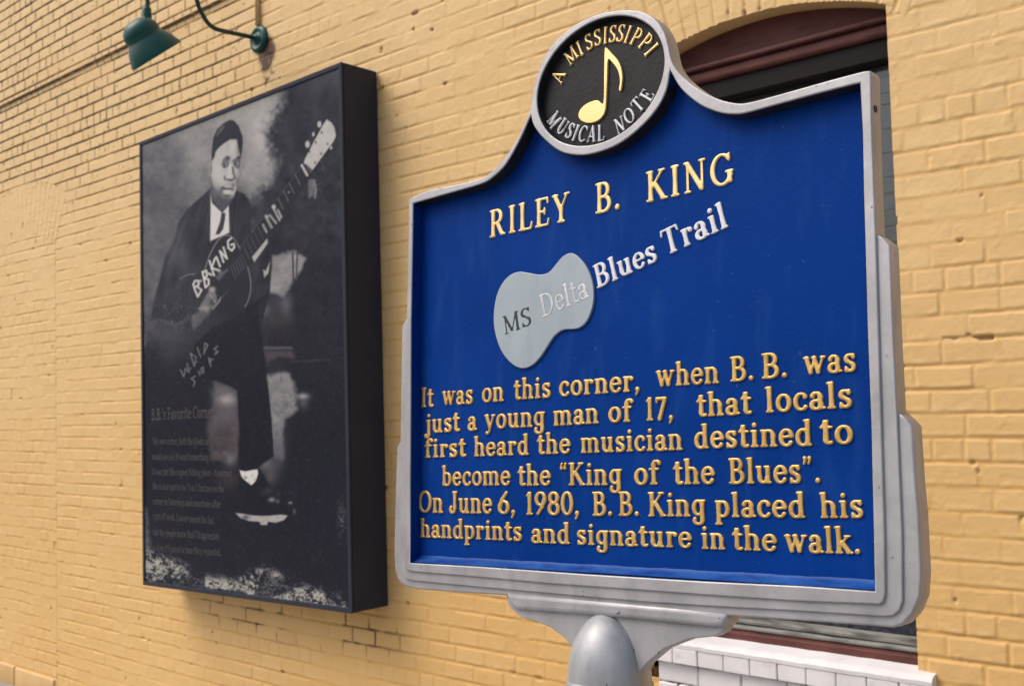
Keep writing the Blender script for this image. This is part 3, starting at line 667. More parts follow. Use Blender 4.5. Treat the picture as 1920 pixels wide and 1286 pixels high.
    lay(np.clip(strm*1.05, 0, .95), 70+92*smooth(.42, .62, rough_)+26*(nz3-.5), (3, 3, -2))
    le = smooth(.42, .60, rough_+.08)*smooth(272+14*np.clip((py-950)/100, 0, 1)+8, 268, px)*smooth(935, 960, py)*smooth(1075, 1030, py); lay(le*.8, 135)
    le = smooth(.48, .62, rough_)*smooth(282, 268, px)*smooth(570, 590, py)*smooth(720, 640, py); lay(le*.7, 110)
    re = smooth(.46, .60, rough_)*np.exp(-(((px-641)/8)**2+((py-978)/34)**2)); lay(re*.7, 105)
    pk = smooth(.80, .86, vnoise(px, py, 1/2.6, 83, 1)); lay(pk*.35*smooth(380, 620, py), 70)
    T = T+(3+6*smooth(50, 110, T))*(nz3-.5)+5*(nz2-.5)+smooth(60, 120, T)*8*(vnoise(px, py, .9, 402)-.5)
    lin = lambda c: np.where(c < .04045, c/12.92, ((c+.055)/1.055)**2.4)
    T = np.clip(T, 30, 255)
    tint = np.array([-3., -1.5, 7.0])*smooth(150, 60, T)[..., None]+np.array([1., 0., -1.])*smooth(90, 160, T)[..., None]
    rgb = np.maximum(lin(np.clip((T[..., None]+C+tint)/255., 0, 1))*PRINT_GAIN-.004, .012)
    verts = np.stack([X-bl_.x, np.full_like(X, YB), Z-bl_.z], -1).reshape(-1, 3).astype(np.float32)
    idx = np.arange(NX*NZ).reshape(NZ, NX)
    F = np.stack([idx[:-1, :-1], idx[:-1, 1:], idx[1:, 1:], idx[1:, :-1]], -1).reshape(-1, 4)
    me = bpy.data.meshes.new("photo_print"); me.vertices.add(len(verts)); me.vertices.foreach_set("co", verts.ravel())
    nf = len(F); me.loops.add(nf*4); me.loops.foreach_set("vertex_index", F.ravel().astype(np.int32))
    me.polygons.add(nf); me.polygons.foreach_set("loop_start", np.arange(0, nf*4, 4, dtype=np.int32)); me.polygons.foreach_set("loop_total", np.full(nf, 4, np.int32))
    a = me.attributes.new("print", 'FLOAT_COLOR', 'POINT')
    a.data.foreach_set("color", np.concatenate([rgb, np.ones(rgb.shape[:2]+(1,))], -1).astype(np.float32).ravel())
    me.update(calc_edges=True)
    return link("photo_print", me, MT['print'], lb)
PRINT_GAIN = 1.28
build_print()

# ------------------------------------------------------------------ lettering: a serif alphabet drawn with strokes
_st = [('s', .18, .06, .18, .94)]; _sl = [('e', .15, .045, .13), ('e', .15, .955, .13)]
G = {
'A': (.78, [('t', .10, .05, .38, .94), ('s', .40, .92, .66, .06), ('t', .2, .33, .56, .33), ('e', .10, .045, .11), ('e', .67, .045, .13)]),
'B': (.70, _st+_sl+[('a', .32, .735, .21, .22, -90, 90), ('a', .33, .285, .26, .24, -90, 90), ('t', .18, .955, .32, .955), ('t', .18, .52, .33, .52), ('t', .18, .045, .33, .045)]),
'C': (.74, [('a', .42, .5, .32, .455, 48, 312), ('t', .66, .76, .66, .93)]),
'D': (.82, _st+_sl+[('a', .32, .5, .39, .455, -90, 90), ('t', .18, .955, .32, .955), ('t', .18, .045, .32, .045)]),
'E': (.66, _st+_sl+[('t', .18, .955, .54, .955), ('t', .55, .95, .57, .80), ('t', .18, .52, .43, .52), ('t', .43, .43, .43, .61), ('t', .18, .045, .56, .045), ('t', .56, .05, .60, .22)]),
'F': (.62, _st+[('e', .18, .045, .15), ('e', .13, .955, .1), ('t', .18, .955, .54, .955), ('t', .55, .95, .57, .80), ('t', .18, .50, .43, .50), ('t', .43, .41, .43, .59)]),
'G': (.82, [('a', .42, .5, .32, .455, 45, 335), ('s', .68, .12, .68, .40), ('e', .67, .42, .14), ('t', .66, .76, .67, .95)]),
'I': (.38, [('s', .19, .06, .19, .94), ('e', .19, .045, .15), ('e', .19, .955, .15)]),
'J': (.48, [('s', .30, .25, .30, .94), ('a', .17, .22, .13, .185, 185, 360), ('d', .07, .27, .085), ('e', .30, .955, .14)]),
'K': (.80, _st+_sl+[('t', .2, .40, .60, .93), ('s', .34, .56, .64, .08), ('e', .60, .955, .13), ('e', .68, .045, .13)]),
'L': (.64, _st+_sl+[('t', .18, .045, .54, .045), ('t', .56, .05, .60, .24)]),
'M': (.98, [('t', .16, .05, .16, .95), ('s', .17, .92, .46, .13), ('t', .48, .10, .78, .95), ('s', .80, .06, .80, .94), ('e', .15, .045, .12), ('e', .81, .045, .14), ('e', .12, .955, .08), ('e', .84, .955, .10)]),
'N': (.84, [('t', .16, .05, .16, .95), ('s', .17, .91, .64, .10), ('t', .67, .06, .67, .95), ('e', .16, .045, .11), ('e', .68, .955, .12), ('e', .11, .955, .08)]),
'O': (.84, [('a', .42, .5, .33, .455, 0, 360)]),
'P': (.68, _st+[('e', .18, .045, .15), ('e', .13, .955, .1), ('a', .32, .71, .25, .245, -90, 90), ('t', .18, .955, .32, .955), ('t', .18, .465, .32, .465)]),
'R': (.78, _st+_sl+[('a', .32, .72, .23, .235, -90, 90), ('t', .18, .955, .32, .955), ('t', .18, .485, .34, .485), ('s', .38, .48, .58, .10), ('t', .58, .08, .72, .06)]),
'S': (.60, [('a', .30, .735, .19, .21, 35, 235), ('m', .18, .63, .43, .38), ('a', .30, .265, .20, .22, -145, 55), ('t', .49, .76, .50, .95), ('t', .09, .05, .09, .26)]),
'T': (.76, [('s', .38, .06, .38, .94), ('t', .06, .955, .70, .955), ('t', .07, .95, .04, .78), ('t', .69, .95, .72, .78), ('e', .38, .045, .15)]),
'U': (.84, [('s', .18, .35, .18, .94), ('a', .41, .33, .23, .285, 180, 360), ('t', .64, .33, .64, .95), ('e', .18, .955, .15), ('e', .64, .955, .11)]),
'V': (.74, [('s', .12, .94, .37, .08), ('t', .37, .08, .62, .95), ('e', .12, .955, .12), ('e', .62, .955, .11)]),
'W': (1.0, [('s', .12, .94, .31, .08), ('t', .31, .08, .49, .90), ('s', .48, .94, .68, .08), ('t', .68, .08, .88, .95), ('e', .11, .955, .11), ('e', .88, .955, .11)]),
'Y': (.76, [('s', .13, .93, .37, .46), ('t', .38, .46, .62, .94), ('s', .38, .06, .38, .46), ('e', .13, .955, .13), ('e', .63, .955, .12), ('e', .38, .045, .16)]),
'a': (.56, [('s', .39, .10, .39, .47), ('a', .25, .46, .145, .175, 0, 160), ('d', .12, .50, .075), ('a', .25, .19, .165, .155, 0, 360), ('t', .40, .07, .53, .06)]),
'b': (.60, [('s', .14, .06, .14, .96), ('a', .30, .33, .20, .295, -150, 150), ('e', .09, .955, .08)]),
'c': (.52, [('a', .29, .34, .20, .30, 40, 318), ('d', .43, .50, .08)]),
'd': (.62, [('s', .45, .06, .45, .96), ('a', .28, .33, .19, .295, 30, 330), ('e', .40, .955, .08), ('e', .50, .045, .08)]),
'e': (.55, [('a', .28, .34, .20, .30, 12, 322), ('t', .10, .36, .47, .385)]),
'f': (.42, [('s', .18, .06, .18, .78), ('a', .30, .78, .13, .175, 30, 180), ('d', .41, .86, .075), ('t', .03, .63, .36, .63), ('e', .18, .045, .14)]),
'g': (.60, [('s', .45, -.10, .45, .62), ('a', .28, .36, .18, .275, 30, 330), ('a', .28, -.12, .17, .16, 190, 360), ('d', .13, -.08, .08), ('e', .49, .635, .09)]),
'h': (.64, [('s', .14, .06, .14, .96), ('a', .30, .42, .18, .215, 0, 150), ('s', .48, .06, .48, .43), ('e', .14, .045, .13), ('e', .49, .045, .13), ('e', .09, .955, .08)]),
'i': (.33, [('s', .16, .06, .16, .62), ('e', .16, .045, .14), ('e', .11, .635, .09), ('d', .16, .87, .095)]),
'j': (.34, [('s', .2, -.04, .2, .62), ('a', .10, -.06, .10, .13, 190, 360), ('d', .01, -.07, .065), ('e', .15, .635, .09), ('d', .2, .87, .095)]),
'k': (.64, [('s', .14, .06, .14, .96), ('t', .16, .28, .46, .62), ('s', .27, .40, .48, .09), ('e', .14, .045, .13), ('e', .52, .045, .12), ('e', .46, .635, .12), ('e', .09, .955, .08)]),
'l': (.33, [('s', .16, .06, .16, .96), ('e', .16, .045, .14), ('e', .11, .955, .09)]),
'm': (.97, [('s', .14, .06, .14, .62), ('a', .30, .42, .17, .215, 0, 150), ('s', .47, .06, .47, .43), ('a', .64, .42, .17, .215, 0, 150), ('s', .81, .06, .81, .43), ('e', .14, .045, .12), ('e', .47, .045, .11), ('e', .82, .045, .12), ('e', .09, .635, .08)]),
'n': (.64, [('s', .14, .06, .14, .62), ('a', .30, .42, .18, .215, 0, 150), ('s', .48, .06, .48, .43), ('e', .14, .045, .13), ('e', .49, .045, .13), ('e', .09, .635, .08)]),
'o': (.58, [('a', .29, .34, .205, .30, 0, 360)]),
'p': (.60, [('s', .14, -.25, .14, .62), ('a', .30, .33, .20, .295, -150, 150), ('e', .14, -.26, .14), ('e', .09, .635, .08)]),
'q': (.60, [('s', .45, -.25, .45, .62), ('a', .28, .33, .19, .295, 30, 330), ('e', .45, -.26, .14)]),
'r': (.47, [('s', .15, .06, .15, .62), ('a', .30, .42, .15, .205, 45, 160), ('d', .39, .55, .09), ('e', .15, .045, .13), ('e', .10, .635, .08)]),
's': (.48, [('a', .24, .495, .14, .14, 25, 235), ('m', .15, .43, .34, .26), ('a', .24, .19, .145, .145, -145, 55), ('t', .38, .52, .385, .64), ('t', .09, .04, .09, .18)]),
't': (.40, [('s', .18, .16, .18, .84), ('a', .28, .16, .10, .115, 180, 310), ('t', .03, .625, .36, .625), ('t', .06, .66, .18, .82)]),
'u': (.66, [('s', .15, .24, .15, .62), ('a', .30, .24, .15, .19, 185, 350), ('s', .48, .06, .48, .62), ('e', .10, .635, .09), ('e', .43, .635, .09), ('e', .53, .045, .08)]),
'v': (.58, [('s', .11, .62, .28, .08), ('t', .29, .08, .47, .62), ('e', .10, .635, .11), ('e', .47, .635, .09)]),
'w': (.86, [('s', .11, .62, .26, .08), ('t', .27, .08, .42, .56), ('s', .41, .62, .56, .08), ('t', .57, .08, .74, .62), ('e', .10, .635, .11), ('e', .40, .635, .09), ('e', .75, .635, .10)]),
'y': (.60, [('s', .12, .62, .30, .08), ('t', .49, .62, .28, -.08), ('t', .28, -.08, .19, -.22), ('d', .13, -.18, .08), ('e', .11, .635, .11), ('e', .49, .635, .10)]),
'0': (.58, [('a', .29, .5, .21, .455, 0, 360)]),
'1': (.40, [('s', .2, .06, .2, .94), ('t', .07, .84, .2, .93), ('e', .2, .045, .15)]),
'6': (.58, [('a', .29, .30, .205, .255, 0, 360), ('s', .11, .32, .22, .66), ('m', .20, .62, .42, .93)]),
'7': (.56, [('m', .08, .91, .48, .91), ('s', .46, .88, .20, .06), ('t', .07, .90, .07, .76)]),
'8': (.58, [('a', .29, .735, .175, .215, 0, 360), ('a', .29, .275, .21, .235, 0, 360)]),
'9': (.58, [('a', .29, .69, .205, .265, 0, 360), ('s', .47, .68, .36, .34), ('m', .38, .38, .16, .06)]),
'.': (.24, [('d', .11, .095, .10)]), ',': (.24, [('d', .11, .10, .095), ('t', .16, .07, .06, -.13)]),
'\u201c': (.40, [('d', .10, .76, .075), ('t', .08, .80, .13, .96), ('d', .28, .76, .075), ('t', .26, .80, .31, .96)]),
'\u201d': (.40, [('d', .10, .92, .075), ('t', .12, .88, .07, .72), ('d', .28, .92, .075), ('t', .30, .88, .25, .72)]),
'\u2019': (.20, [('d', .10, .92, .075), ('t', .12, .88, .07, .72)]), '-': (.36, [('m', .06, .35, .30, .35)]),
}
STYLE = {'body': (.088, .050), 'head': (.080, .040), 'round': (.080, .034), 'light': (.064, .028), 'blues': (.084, .039), 'cap': (.052, .028)}
TRACK = {'body': .055, 'head': .10, 'round': 0, 'light': .02, 'blues': .05, 'cap': .02}
_cache = {}
def glyph(ch, style, cell=.030, bev=.055):
    key = (ch, style, cell)
    if key in _cache: return _cache[key]
    w, t = STYLE[style]; adv, prims = G[ch]
    gx = np.arange(-.22, adv+.22, cell); gy = np.arange(-.42, 1.14, cell)
    X, Y = np.meshgrid(gx, gy); D = None
    def cap(x0, y0, x1, y1, r0, r1):
        ex, ey = x1-x0, y1-y0; L2 = ex*ex+ey*ey+1e-9
        k = np.clip(((X-x0)*ex+(Y-y0)*ey)/L2, 0, 1)
        return np.hypot(X-x0-k*ex, Y-y0-k*ey)-(r0+(r1-r0)*k)
    for p in prims:
        if p[0] in 'stm':
            r = {'s': w, 't': t, 'm': .5*(w+t)}[p[0]]; x0, y0, x1, y1 = p[1:]
            if p[0] == 's' and abs(x0-x1) < .02:      # flared stem
                ym = (y0+y1)/2; d = np.minimum(cap(x0, y0, (x0+x1)/2, ym, r*1.12, r*.93), cap((x0+x1)/2, ym, x1, y1, r*.93, r*1.12))
                d = np.maximum(d, np.maximum(min(y0, y1)-.055-Y, Y-max(y0, y1)-.055))
            else: d = cap(x0, y0, x1, y1, r, r)
        elif p[0] == 'a':
            _, cx, cy, rx, ry, a0, a1 = p; n = max(6, int(abs(a1-a0)/14)); d = None
            th = np.radians(np.linspace(a0, a1, n+1)); R = t+(w-t)*np.abs(np.cos(th))**1.1
            rx2 = rx-(w-.06)*.35; px_ = cx+rx*np.cos(th); py_ = cy+ry*np.sin(th)
            for i in range(n):
                dd = cap(px_[i], py_[i], px_[i+1], py_[i+1], R[i], R[i+1]); d = dd if d is None else np.minimum(d, dd)
        elif p[0] == 'e': d = cap(p[1]-p[3]*.80, p[2], p[1]+p[3]*.80, p[2], t*.88, t*.88)
        else: d = np.hypot(X-p[1], Y-p[2])-p[3]*(.6+.4*w/.092)
        if D is None: D = d
        else:
            k = .024; hh = np.clip(.5+.5*(D-d)/k, 0, 1); D = D*(1-hh)+d*hh-k*hh*(1-hh)
    V = []; Fc = []; ids = {}; bnd = []
    def node(i, j):
        kk = (i, j)
        if kk not in ids:
            ids[kk] = len(V); V.append((gx[j], gy[i], max(0, -D[i, j])))
        return ids[kk]
    def cross(a, b):
        kk = (a, b) if a < b else (b, a)
        if kk not in ids:
            d0, d1 = D[kk[0]], D[kk[1]]; s_ = d0/(d0-d1)
            ids[kk] = len(V); V.append((gx[kk[0][1]]*(1-s_)+gx[kk[1][1]]*s_, gy[kk[0][0]]*(1-s_)+gy[kk[1][0]]*s_, 0.0))
        return ids[kk]
    neg = D < 0
    any_ = neg[:-1, :-1] | neg[1:, :-1] | neg[:-1, 1:] | neg[1:, 1:]
    for i, j in zip(*np.nonzero(any_)):
        c4 = [(i, j), (i, j+1), (i+1, j+1), (i+1, j)]; poly = []; cr = []
        for q in range(4):
            a, b = c4[q], c4[(q+1) % 4]
            if D[a] < 0: poly.append(node(*a))
            if (D[a] < 0) != (D[b] < 0):
                v_ = cross(a, b); poly.append(v_); cr.append((v_, D[a] < 0))
        if len(poly) >= 3: Fc.append(poly)
        if len(cr) == 2:
            (v0, out0), (v1, _) = cr
            bnd.append((v0, v1) if out0 else (v1, v0))
        elif len(cr) == 4:
            for q in (0, 2): bnd.append((cr[q][0], cr[q+1][0]))
    V = np.array(V); tt = np.clip(V[:, 2]/bev, 0, 1)
    prof = .62+.38*np.sqrt(np.clip(1-(1-tt)**2, 0, 1))
    _cache[key] = (V[:, :2], prof, Fc, bnd, adv)
    return _cache[key]
class Text:
    """collects letters placed in a plane (u right, v up, w out) and links them as one mesh"""
    def __init__(s, style): s.style = style; s.v = []; s.f = []; s.n = 0
    def letter(s, ch, o, ex, ey, w0, h):     # o: (u,v) of the letter's origin, ex/ey: plane vectors of one unit
        xy, prof, Fc, bnd, adv = glyph(ch, s.style)
        uv = np.array(o)+xy[:, :1]*np.array(ex)+xy[:, 1:]*np.array(ey)
        top = np.c_[uv, w0+h*prof]; m = len(top)
        used = sorted({i for e in bnd for i in e}); mp = {i: k for k, i in enumerate(used)}
        base = np.c_[uv[used], np.full(len(used), w0)]
        s.v.append(np.vstack([top, base])); o_ = s.n
        s.f += [[o_+i for i in q] for q in Fc]
        s.f += [[o_+a, o_+b, o_+m+mp[b], o_+m+mp[a]][::-1] for a, b in bnd]
        s.n += m+len(base)
    def word(s, txt, p0, p1, cap, w0, h, up=None):
        p0 = np.array(p0); p1 = np.array(p1); e = p1-p0; L = np.linalg.norm(e); e /= L
        tr = TRACK[s.style]; nat = sum(G[c][0]+tr for c in txt)-tr; lead = .03
        la = glyph(txt[0], s.style)[0][:, 0].min(); rb = G[txt[-1]][0]-glyph(txt[-1], s.style)[0][:, 0].max()
        lead = la; sx = L/(nat-la-rb); n_ = np.array([-e[1], e[0]])*cap if up is None else np.array(up)*cap
        x = -lead
        for c in txt:
            s.letter(c, p0+e*sx*x, e*sx, n_, w0, h); x += G[c][0]+tr
    def build(s, name, mat, parent, to3):
        v = np.vstack(s.v); return mesh(name, to3(v), s.f, mat, parent, True)

# captions on the light box
def box3(v): return np.c_[v[:, 0]-bl_.x, YB-.0012-v[:, 2]*0-.0002, v[:, 1]-bl_.z]
def bpt(px, py): p = at(px, py, YB-.0012); return (p[0], p[2]-RACK*(p[0]-bxc))
def cap_line(txt, p0, p1, h):
    ws = txt.split(' '); tot = sum(sum(G[c][0] for c in w_) for w_ in ws)+.34*(len(ws)-1)
    cap = Text('cap'); a, b = np.array(bpt(*p0)), np.array(bpt(*p1)); x = 0
    for w_ in ws:
        l = sum(G[c][0] for c in w_); cap.word(w_, a+(b-a)*x/tot, a+(b-a)*(x+l)/tot, h, 0, .0005); x += l+.34
    cap.build("caption_line", MT['caption'], lb, box3)
cap_line("B.B.\u2019s Favorite Corner", (284, 788), (402, 783), .060)
lines = ["\u201cMy own corner, both the blacks and whites", "would see me. It wasn\u2019t something I planned.", "It was just like a good fishing place - it seemed", "like a nice spot to be. You\u2019d find me on the", "corner on Saturdays and sometimes after", "I got off work. I never passed the hat,", "but the people knew that I\u2019d appreciate", "a dime if I played a tune they requested."]
xr = (422, 426, 434, 420, 414, 402, 411, 414)
for i, tx in enumerate(lines):
    y0_ = (833, 862, 890, 917, 945, 973, 1003, 1032)[i]
    cap_line(tx, (285+i*.4, y0_), (xr[i], y0_+(1, 2, 3, 6, 7, 9, 9, 10)[i]), .036)

rack = Matrix.Identity(4); rack[2][0] = RACK
for ch in list(lb.children): ch.data.transform(rack if ch.location.length < 1e-6 else Matrix.Translation(bl_) @ rack @ Matrix.Translation(-bl_))
# ------------------------------------------------------------------ the marker
SW_ = 0.9; SY, ST, SR = -0.01380396, 0.07601863, 0.0334041
nn = np.array([math.sin(SY)*math.cos(ST), -math.cos(SY)*math.cos(ST), math.sin(ST)])
u0 = np.array([math.cos(SY), math.sin(SY), 0]); v0 = np.cross(u0, -nn); v0 = v0 if v0[2] > 0 else -v0
SU = math.cos(SR)*u0+math.sin(SR)*v0; SV = -math.sin(SR)*u0+math.cos(SR)*v0
SO = Q+1.67505974*ray(1200, 700)
def sp(px, py, w=0.0):                       # plane coordinates (u, v) on the marker, w metres in front of its rim
    d = ray(px, py); o = SO+nn*w; t = ((o-Q) @ nn)/(d @ nn); p = Q+d*t-o
    return (p @ SU, p @ SV)
MO = empty("historical_marker")
tag(MO, "royal blue cast metal marker with gold lettering on a silver post before the wall", "sign")
post_px = sp(1137, 1275, -.02); base = SO+SU*post_px[0]+SV*post_px[1]
MO.location = (base[0], base[1], 0); mo = np.array(MO.location)
def to3(v):
    v = np.asarray(v, float); return SO-mo+v[:, :1]*SU+v[:, 1:2]*SV+v[:, 2:3]*nn
SM = Matrix.Identity(4)
for i in range(3): SM[i][0], SM[i][1], SM[i][2], SM[i][3] = SU[i], SV[i], nn[i], (SO-mo)[i]
def plate(name, polys, w_front, w_back, mat, bevel=.002, res=3):
    cu = bpy.data.curves.new(name, 'CURVE'); cu.dimensions = '2D'; cu.fill_mode = 'BOTH'
    for pl in polys:
        s_ = cu.splines.new('POLY'); s_.points.add(len(pl)-1); s_.use_cyclic_u = True
        for k, p in enumerate(pl): s_.points[k].co = (p[0], p[1], 0, 1)
    th = (w_front-w_back)/2; cu.extrude = max(th-bevel, .0002); cu.bevel_depth = bevel; cu.bevel_resolution = res; cu.offset = -bevel
    tmp = bpy.data.objects.new(name+"_outline", cu); COL.objects.link(tmp)
    dg = bpy.context.evaluated_depsgraph_get(); me = bpy.data.meshes.new_from_object(tmp.evaluated_get(dg))
    bpy.data.objects.remove(tmp); bpy.data.curves.remove(cu)
    me.name = name; me.transform(Matrix.Translation((0, 0, (w_front+w_back)/2))); me.transform(SM); me.materials.clear()
    o = link(name, me, mat, MO)
    return o
def Zm(o, sc, pts): return [(o[0]+x/sc, o[1]+y/sc) for x, y in pts]
z1_ = lambda *p: Zm((740, 0), 3.0617, p); z2_ = lambda *p: Zm((1240, 0), 2.7956, p)
ring_pts = [(997, 165), (1010, 110), (1040, 68), (1088, 33), (1135, 20), (1172, 18), (1215, 30), (1245, 62), (1258, 125), (1250, 170), (1235, 205), (1200, 250), (1150, 283), (1088, 296), (1045, 285), (1012, 245), (998, 205)]
def ellipse_fit(px_pts, w=0.0):
    Qp = np.array([sp(*p, w) for p in px_pts]); A = np.c_[Qp[:, 0]**2, Qp[:, 1]**2, Qp[:, 0], Qp[:, 1]]
    s_ = np.linalg.lstsq(A, np.ones(len(Qp)), rcond=None)[0]
    cx, cy = -s_[2]/2/s_[0], -s_[3]/2/s_[1]; k = 1+s_[0]*cx*cx+s_[1]*cy*cy
    return cx, cy, math.sqrt(k/s_[0]), math.sqrt(k/s_[1])
disc_px = z1_((818, 600), (822, 500), (850, 400), (900, 300), (985, 210), (1090, 145), (1190, 115), (1300, 108), (1400, 125), (1480, 175), (1530, 260), (1543, 350), (1525, 480), (1480, 590), (1400, 700), (1300, 780), (1200, 820), (1080, 830), (990, 810), (900, 750), (840, 670))
ECX, ECY, EA, EB = ellipse_fit(disc_px)
ell = lambda a, b, n=72: [(ECX+a*math.cos(2*math.pi*k/n), ECY+b*math.sin(2*math.pi*k/n)) for k in range(n)]
outL = spline([(766.5, 373), (805, 357), (862, 345), (897, 336), (916, 327), (942, 301), (965, 268), (982, 235), (993, 209), (998, 183)], 4)
outTop = spline([(998, 183), (1001, 163), (1008, 137), (1024, 101), (1047, 72), (1080, 46), (1116, 29), (1158, 20), (1191, 20), (1212, 26), (1231, 39), (1246, 62), (1254, 90)], 4)[1:]
outR = spline([(1254, 90), (1261, 118), (1279, 143), (1311, 168), (1347, 186), (1383, 194), (1410, 191), (1455, 179), (1562, 149), (1619, 134)], 4)[1:]
t1R = [(1630, 132.5), (1633, 138), (1634, 215), (1639, 358), (1642, 437), (1652, 773), (1658.6, 1000), (1660, 1112), (1657, 1126), (1650, 1133)]
t1B = [(1500, 1127), (1320, 1115), (1200, 1106), (1032, 1094), (880, 1080), (780, 1072), (767, 1070), (760, 1066), (757.5, 1056)]
t1L = [(757, 906), (759, 720), (763, 560), (766, 420)]
T1 = [sp(*p) for p in list(outL)+list(outTop)+list(outR)+t1R+t1B+t1L]
blue_px = [(768, 1055), (769, 900), (770, 740), (770.5, 600), (772.5, 500), (774.3, 381.5)]+spline([(774.3, 381.5), (840, 363), (900, 345.6), (923, 333), (949, 307), (975, 261), (995, 216)], 4)[1:] \
    +spline([(995, 216), (1001, 237), (1021, 262), (1050, 284), (1083, 291), (1116, 287), (1158, 271), (1197, 242), (1230, 206), (1249, 170), (1256, 132)], 4)[1:] \
    +spline([(1256, 132), (1276, 166), (1311, 196), (1347, 211), (1376, 214.6), (1402, 211.5), (1455, 197), (1540, 174), (1612, 155.6)], 4)[1:] \
    +[(1617, 250), (1619, 360), (1622, 460), (1626, 610), (1633, 797), (1637.6, 1000), (1640, 1108), (1500, 1098), (1320, 1089.5), (1100, 1076), (900, 1062)]
BLUE = [sp(*p) for p in blue_px]
plate("rim", [T1, BLUE, ell(EA, EB)], 0.0, -.031, MT['silver'], .0022)
# stepped mouldings down the sides and along the foot
t2out = [(759, 598), (753, 607), (751, 615), (749, 720), (747.5, 829), (746.5, 950), (746, 1060), (749, 1076), (757, 1085), (770, 1088.5), (900, 1101), (1032, 1113), (1200, 1128), (1320, 1136), (1500, 1146), (1655, 1156), (1672, 1154), (1684, 1144), (1690, 1126), (1689, 1000), (1679.6, 773), (1672, 620), (1665.6, 458), (1655, 447), (1641, 437)]
t1in = [(1636, 450), (1650, 773), (1655, 1000), (1656, 1105), (1646, 1126), (1320, 1109), (1032, 1088), (780, 1066), (764, 1052), (762, 906), (765, 700), (766, 606)]
plate("rim_step", [[sp(*p) for p in t2out+t1in]], -.004, -.035, MT['silver'], .002)
t3out = [(748, 824), (742, 831), (738, 840), (735, 937), (732.5, 1031), (734, 1066), (739, 1084), (746, 1094), (757, 1100), (776, 1104.5), (845, 1110), (939, 1116), (1100, 1131), (1237, 1142.5), (1361, 1155), (1500, 1164.5), (1612, 1172.5), (1669, 1177.5), (1688, 1171), (1707, 1150), (1720, 1120), (1723, 1072), (1717.5, 960), (1712, 900), (1705, 796), (1693, 783), (1679, 771)]
t2in = [(1675, 790), (1684, 1000), (1685, 1120), (1668, 1148), (1500, 1139), (1200, 1121), (900, 1094), (772, 1082), (753, 1068), (752, 950), (753, 832)]
plate("rim_step", [[sp(*p) for p in t3out+t2in]], -.008, -.042, MT['silver'], .003)
# blue field: floor, painted inner walls and the sloping lip at the foot
WF = -.026
inner = offset_poly(BLUE, .0006); floor_ = offset_poly(BLUE, -.012)
n = len(inner)
lipL = [sp(768, 1055, -.006), sp(1640, 1108, -.006)]
bm = bmesh.new()
fv = [bm.verts.new(Vector(to3([(p[0], p[1], WF)])[0])) for p in BLUE]
e_ = [bm.edges.new((fv[i], fv[(i+1) % n])) for i in range(n)]
bmesh.ops.triangle_fill(bm, use_beauty=True, edges=e_)
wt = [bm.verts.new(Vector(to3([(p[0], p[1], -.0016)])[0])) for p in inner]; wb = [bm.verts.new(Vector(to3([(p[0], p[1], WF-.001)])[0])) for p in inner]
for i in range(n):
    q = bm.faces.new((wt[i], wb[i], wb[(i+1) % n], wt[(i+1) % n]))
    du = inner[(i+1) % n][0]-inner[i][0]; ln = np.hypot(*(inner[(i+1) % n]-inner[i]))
    if du/ln > .30: q.material_index = 1                    # inner walls facing down take the black material
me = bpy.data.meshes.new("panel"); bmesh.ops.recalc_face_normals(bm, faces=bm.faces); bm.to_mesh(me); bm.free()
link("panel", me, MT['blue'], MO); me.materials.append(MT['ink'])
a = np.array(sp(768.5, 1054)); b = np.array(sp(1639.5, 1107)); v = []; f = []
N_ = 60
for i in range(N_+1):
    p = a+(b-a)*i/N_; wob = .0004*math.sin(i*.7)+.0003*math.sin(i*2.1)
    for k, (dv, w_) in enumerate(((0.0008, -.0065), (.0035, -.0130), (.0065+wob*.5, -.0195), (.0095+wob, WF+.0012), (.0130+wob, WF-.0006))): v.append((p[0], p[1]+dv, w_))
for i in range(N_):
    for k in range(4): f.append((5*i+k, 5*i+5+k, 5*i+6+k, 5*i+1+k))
mesh("panel_lip", to3(v), f, MT['blue_skylit_worn'], MO, True)
# roundel
bm = bmesh.new(); e72 = ell(EA-.0006, EB-.0006); n = 72
fl = [bm.verts.new(Vector(to3([(p[0], p[1], -.016)])[0])) for p in e72]; tp = [bm.verts.new(Vector(to3([(p[0], p[1], -.0016)])[0])) for p in e72]
bm.faces.new(fl)
for i in range(n): bm.faces.new((tp[i], fl[i], fl[(i+1) % n], tp[(i+1) % n]))
bmesh.ops.recalc_face_normals(bm, faces=bm.faces); me = bpy.data.meshes.new("roundel"); bm.to_mesh(me); bm.free()
rnd_o = link("roundel", me, MT['black_enamel'], MO)
WN = -.016
stem_note = z1_((1197, 592), (1201, 440), (1204, 300), (1212, 275), (1245, 308), (1287, 358), (1306, 425), (1303, 488), (1296, 521), (1286, 516), (1292, 465), (1280, 405), (1248, 360), (1224, 345), (1219, 450), (1212, 600), (1203, 648), (1180, 682), (1145, 702), (1108, 707), (1072, 695), (1054, 668), (1062, 634), (1090, 604), (1128, 584), (1165, 577))
plate("musical_note", [spline([sp(*p, WN+.004) for p in stem_note], 4, True)], WN+.004, WN-.001, MT['gold_light'], .0009).parent = MO
def ring_text(name, chars, mat, hpx, top, wsc):
    T_ = Text('round'); C_ = [np.array(sp(*z1_(c[1:])[0], WN+.003)) for c in chars]
    for k, (c, p) in enumerate(zip(chars, C_)):
        ch = c[0]; dx, dy = (p[0]-ECX)/EA**2, (p[1]-ECY)/EB**2
        nv_ = np.array([dx, dy]); nv_ /= np.linalg.norm(nv_)
        up_ = nv_ if top else -nv_
        rt_ = np.array([up_[1], -up_[0]])
        T_.letter(ch, p-rt_*wsc*hpx*G[ch][0]/2-up_*hpx/2, rt_*wsc*hpx, up_*hpx, WN, .0032)
    T_.build(name, mat, MO, to3)
RH = EB*.285
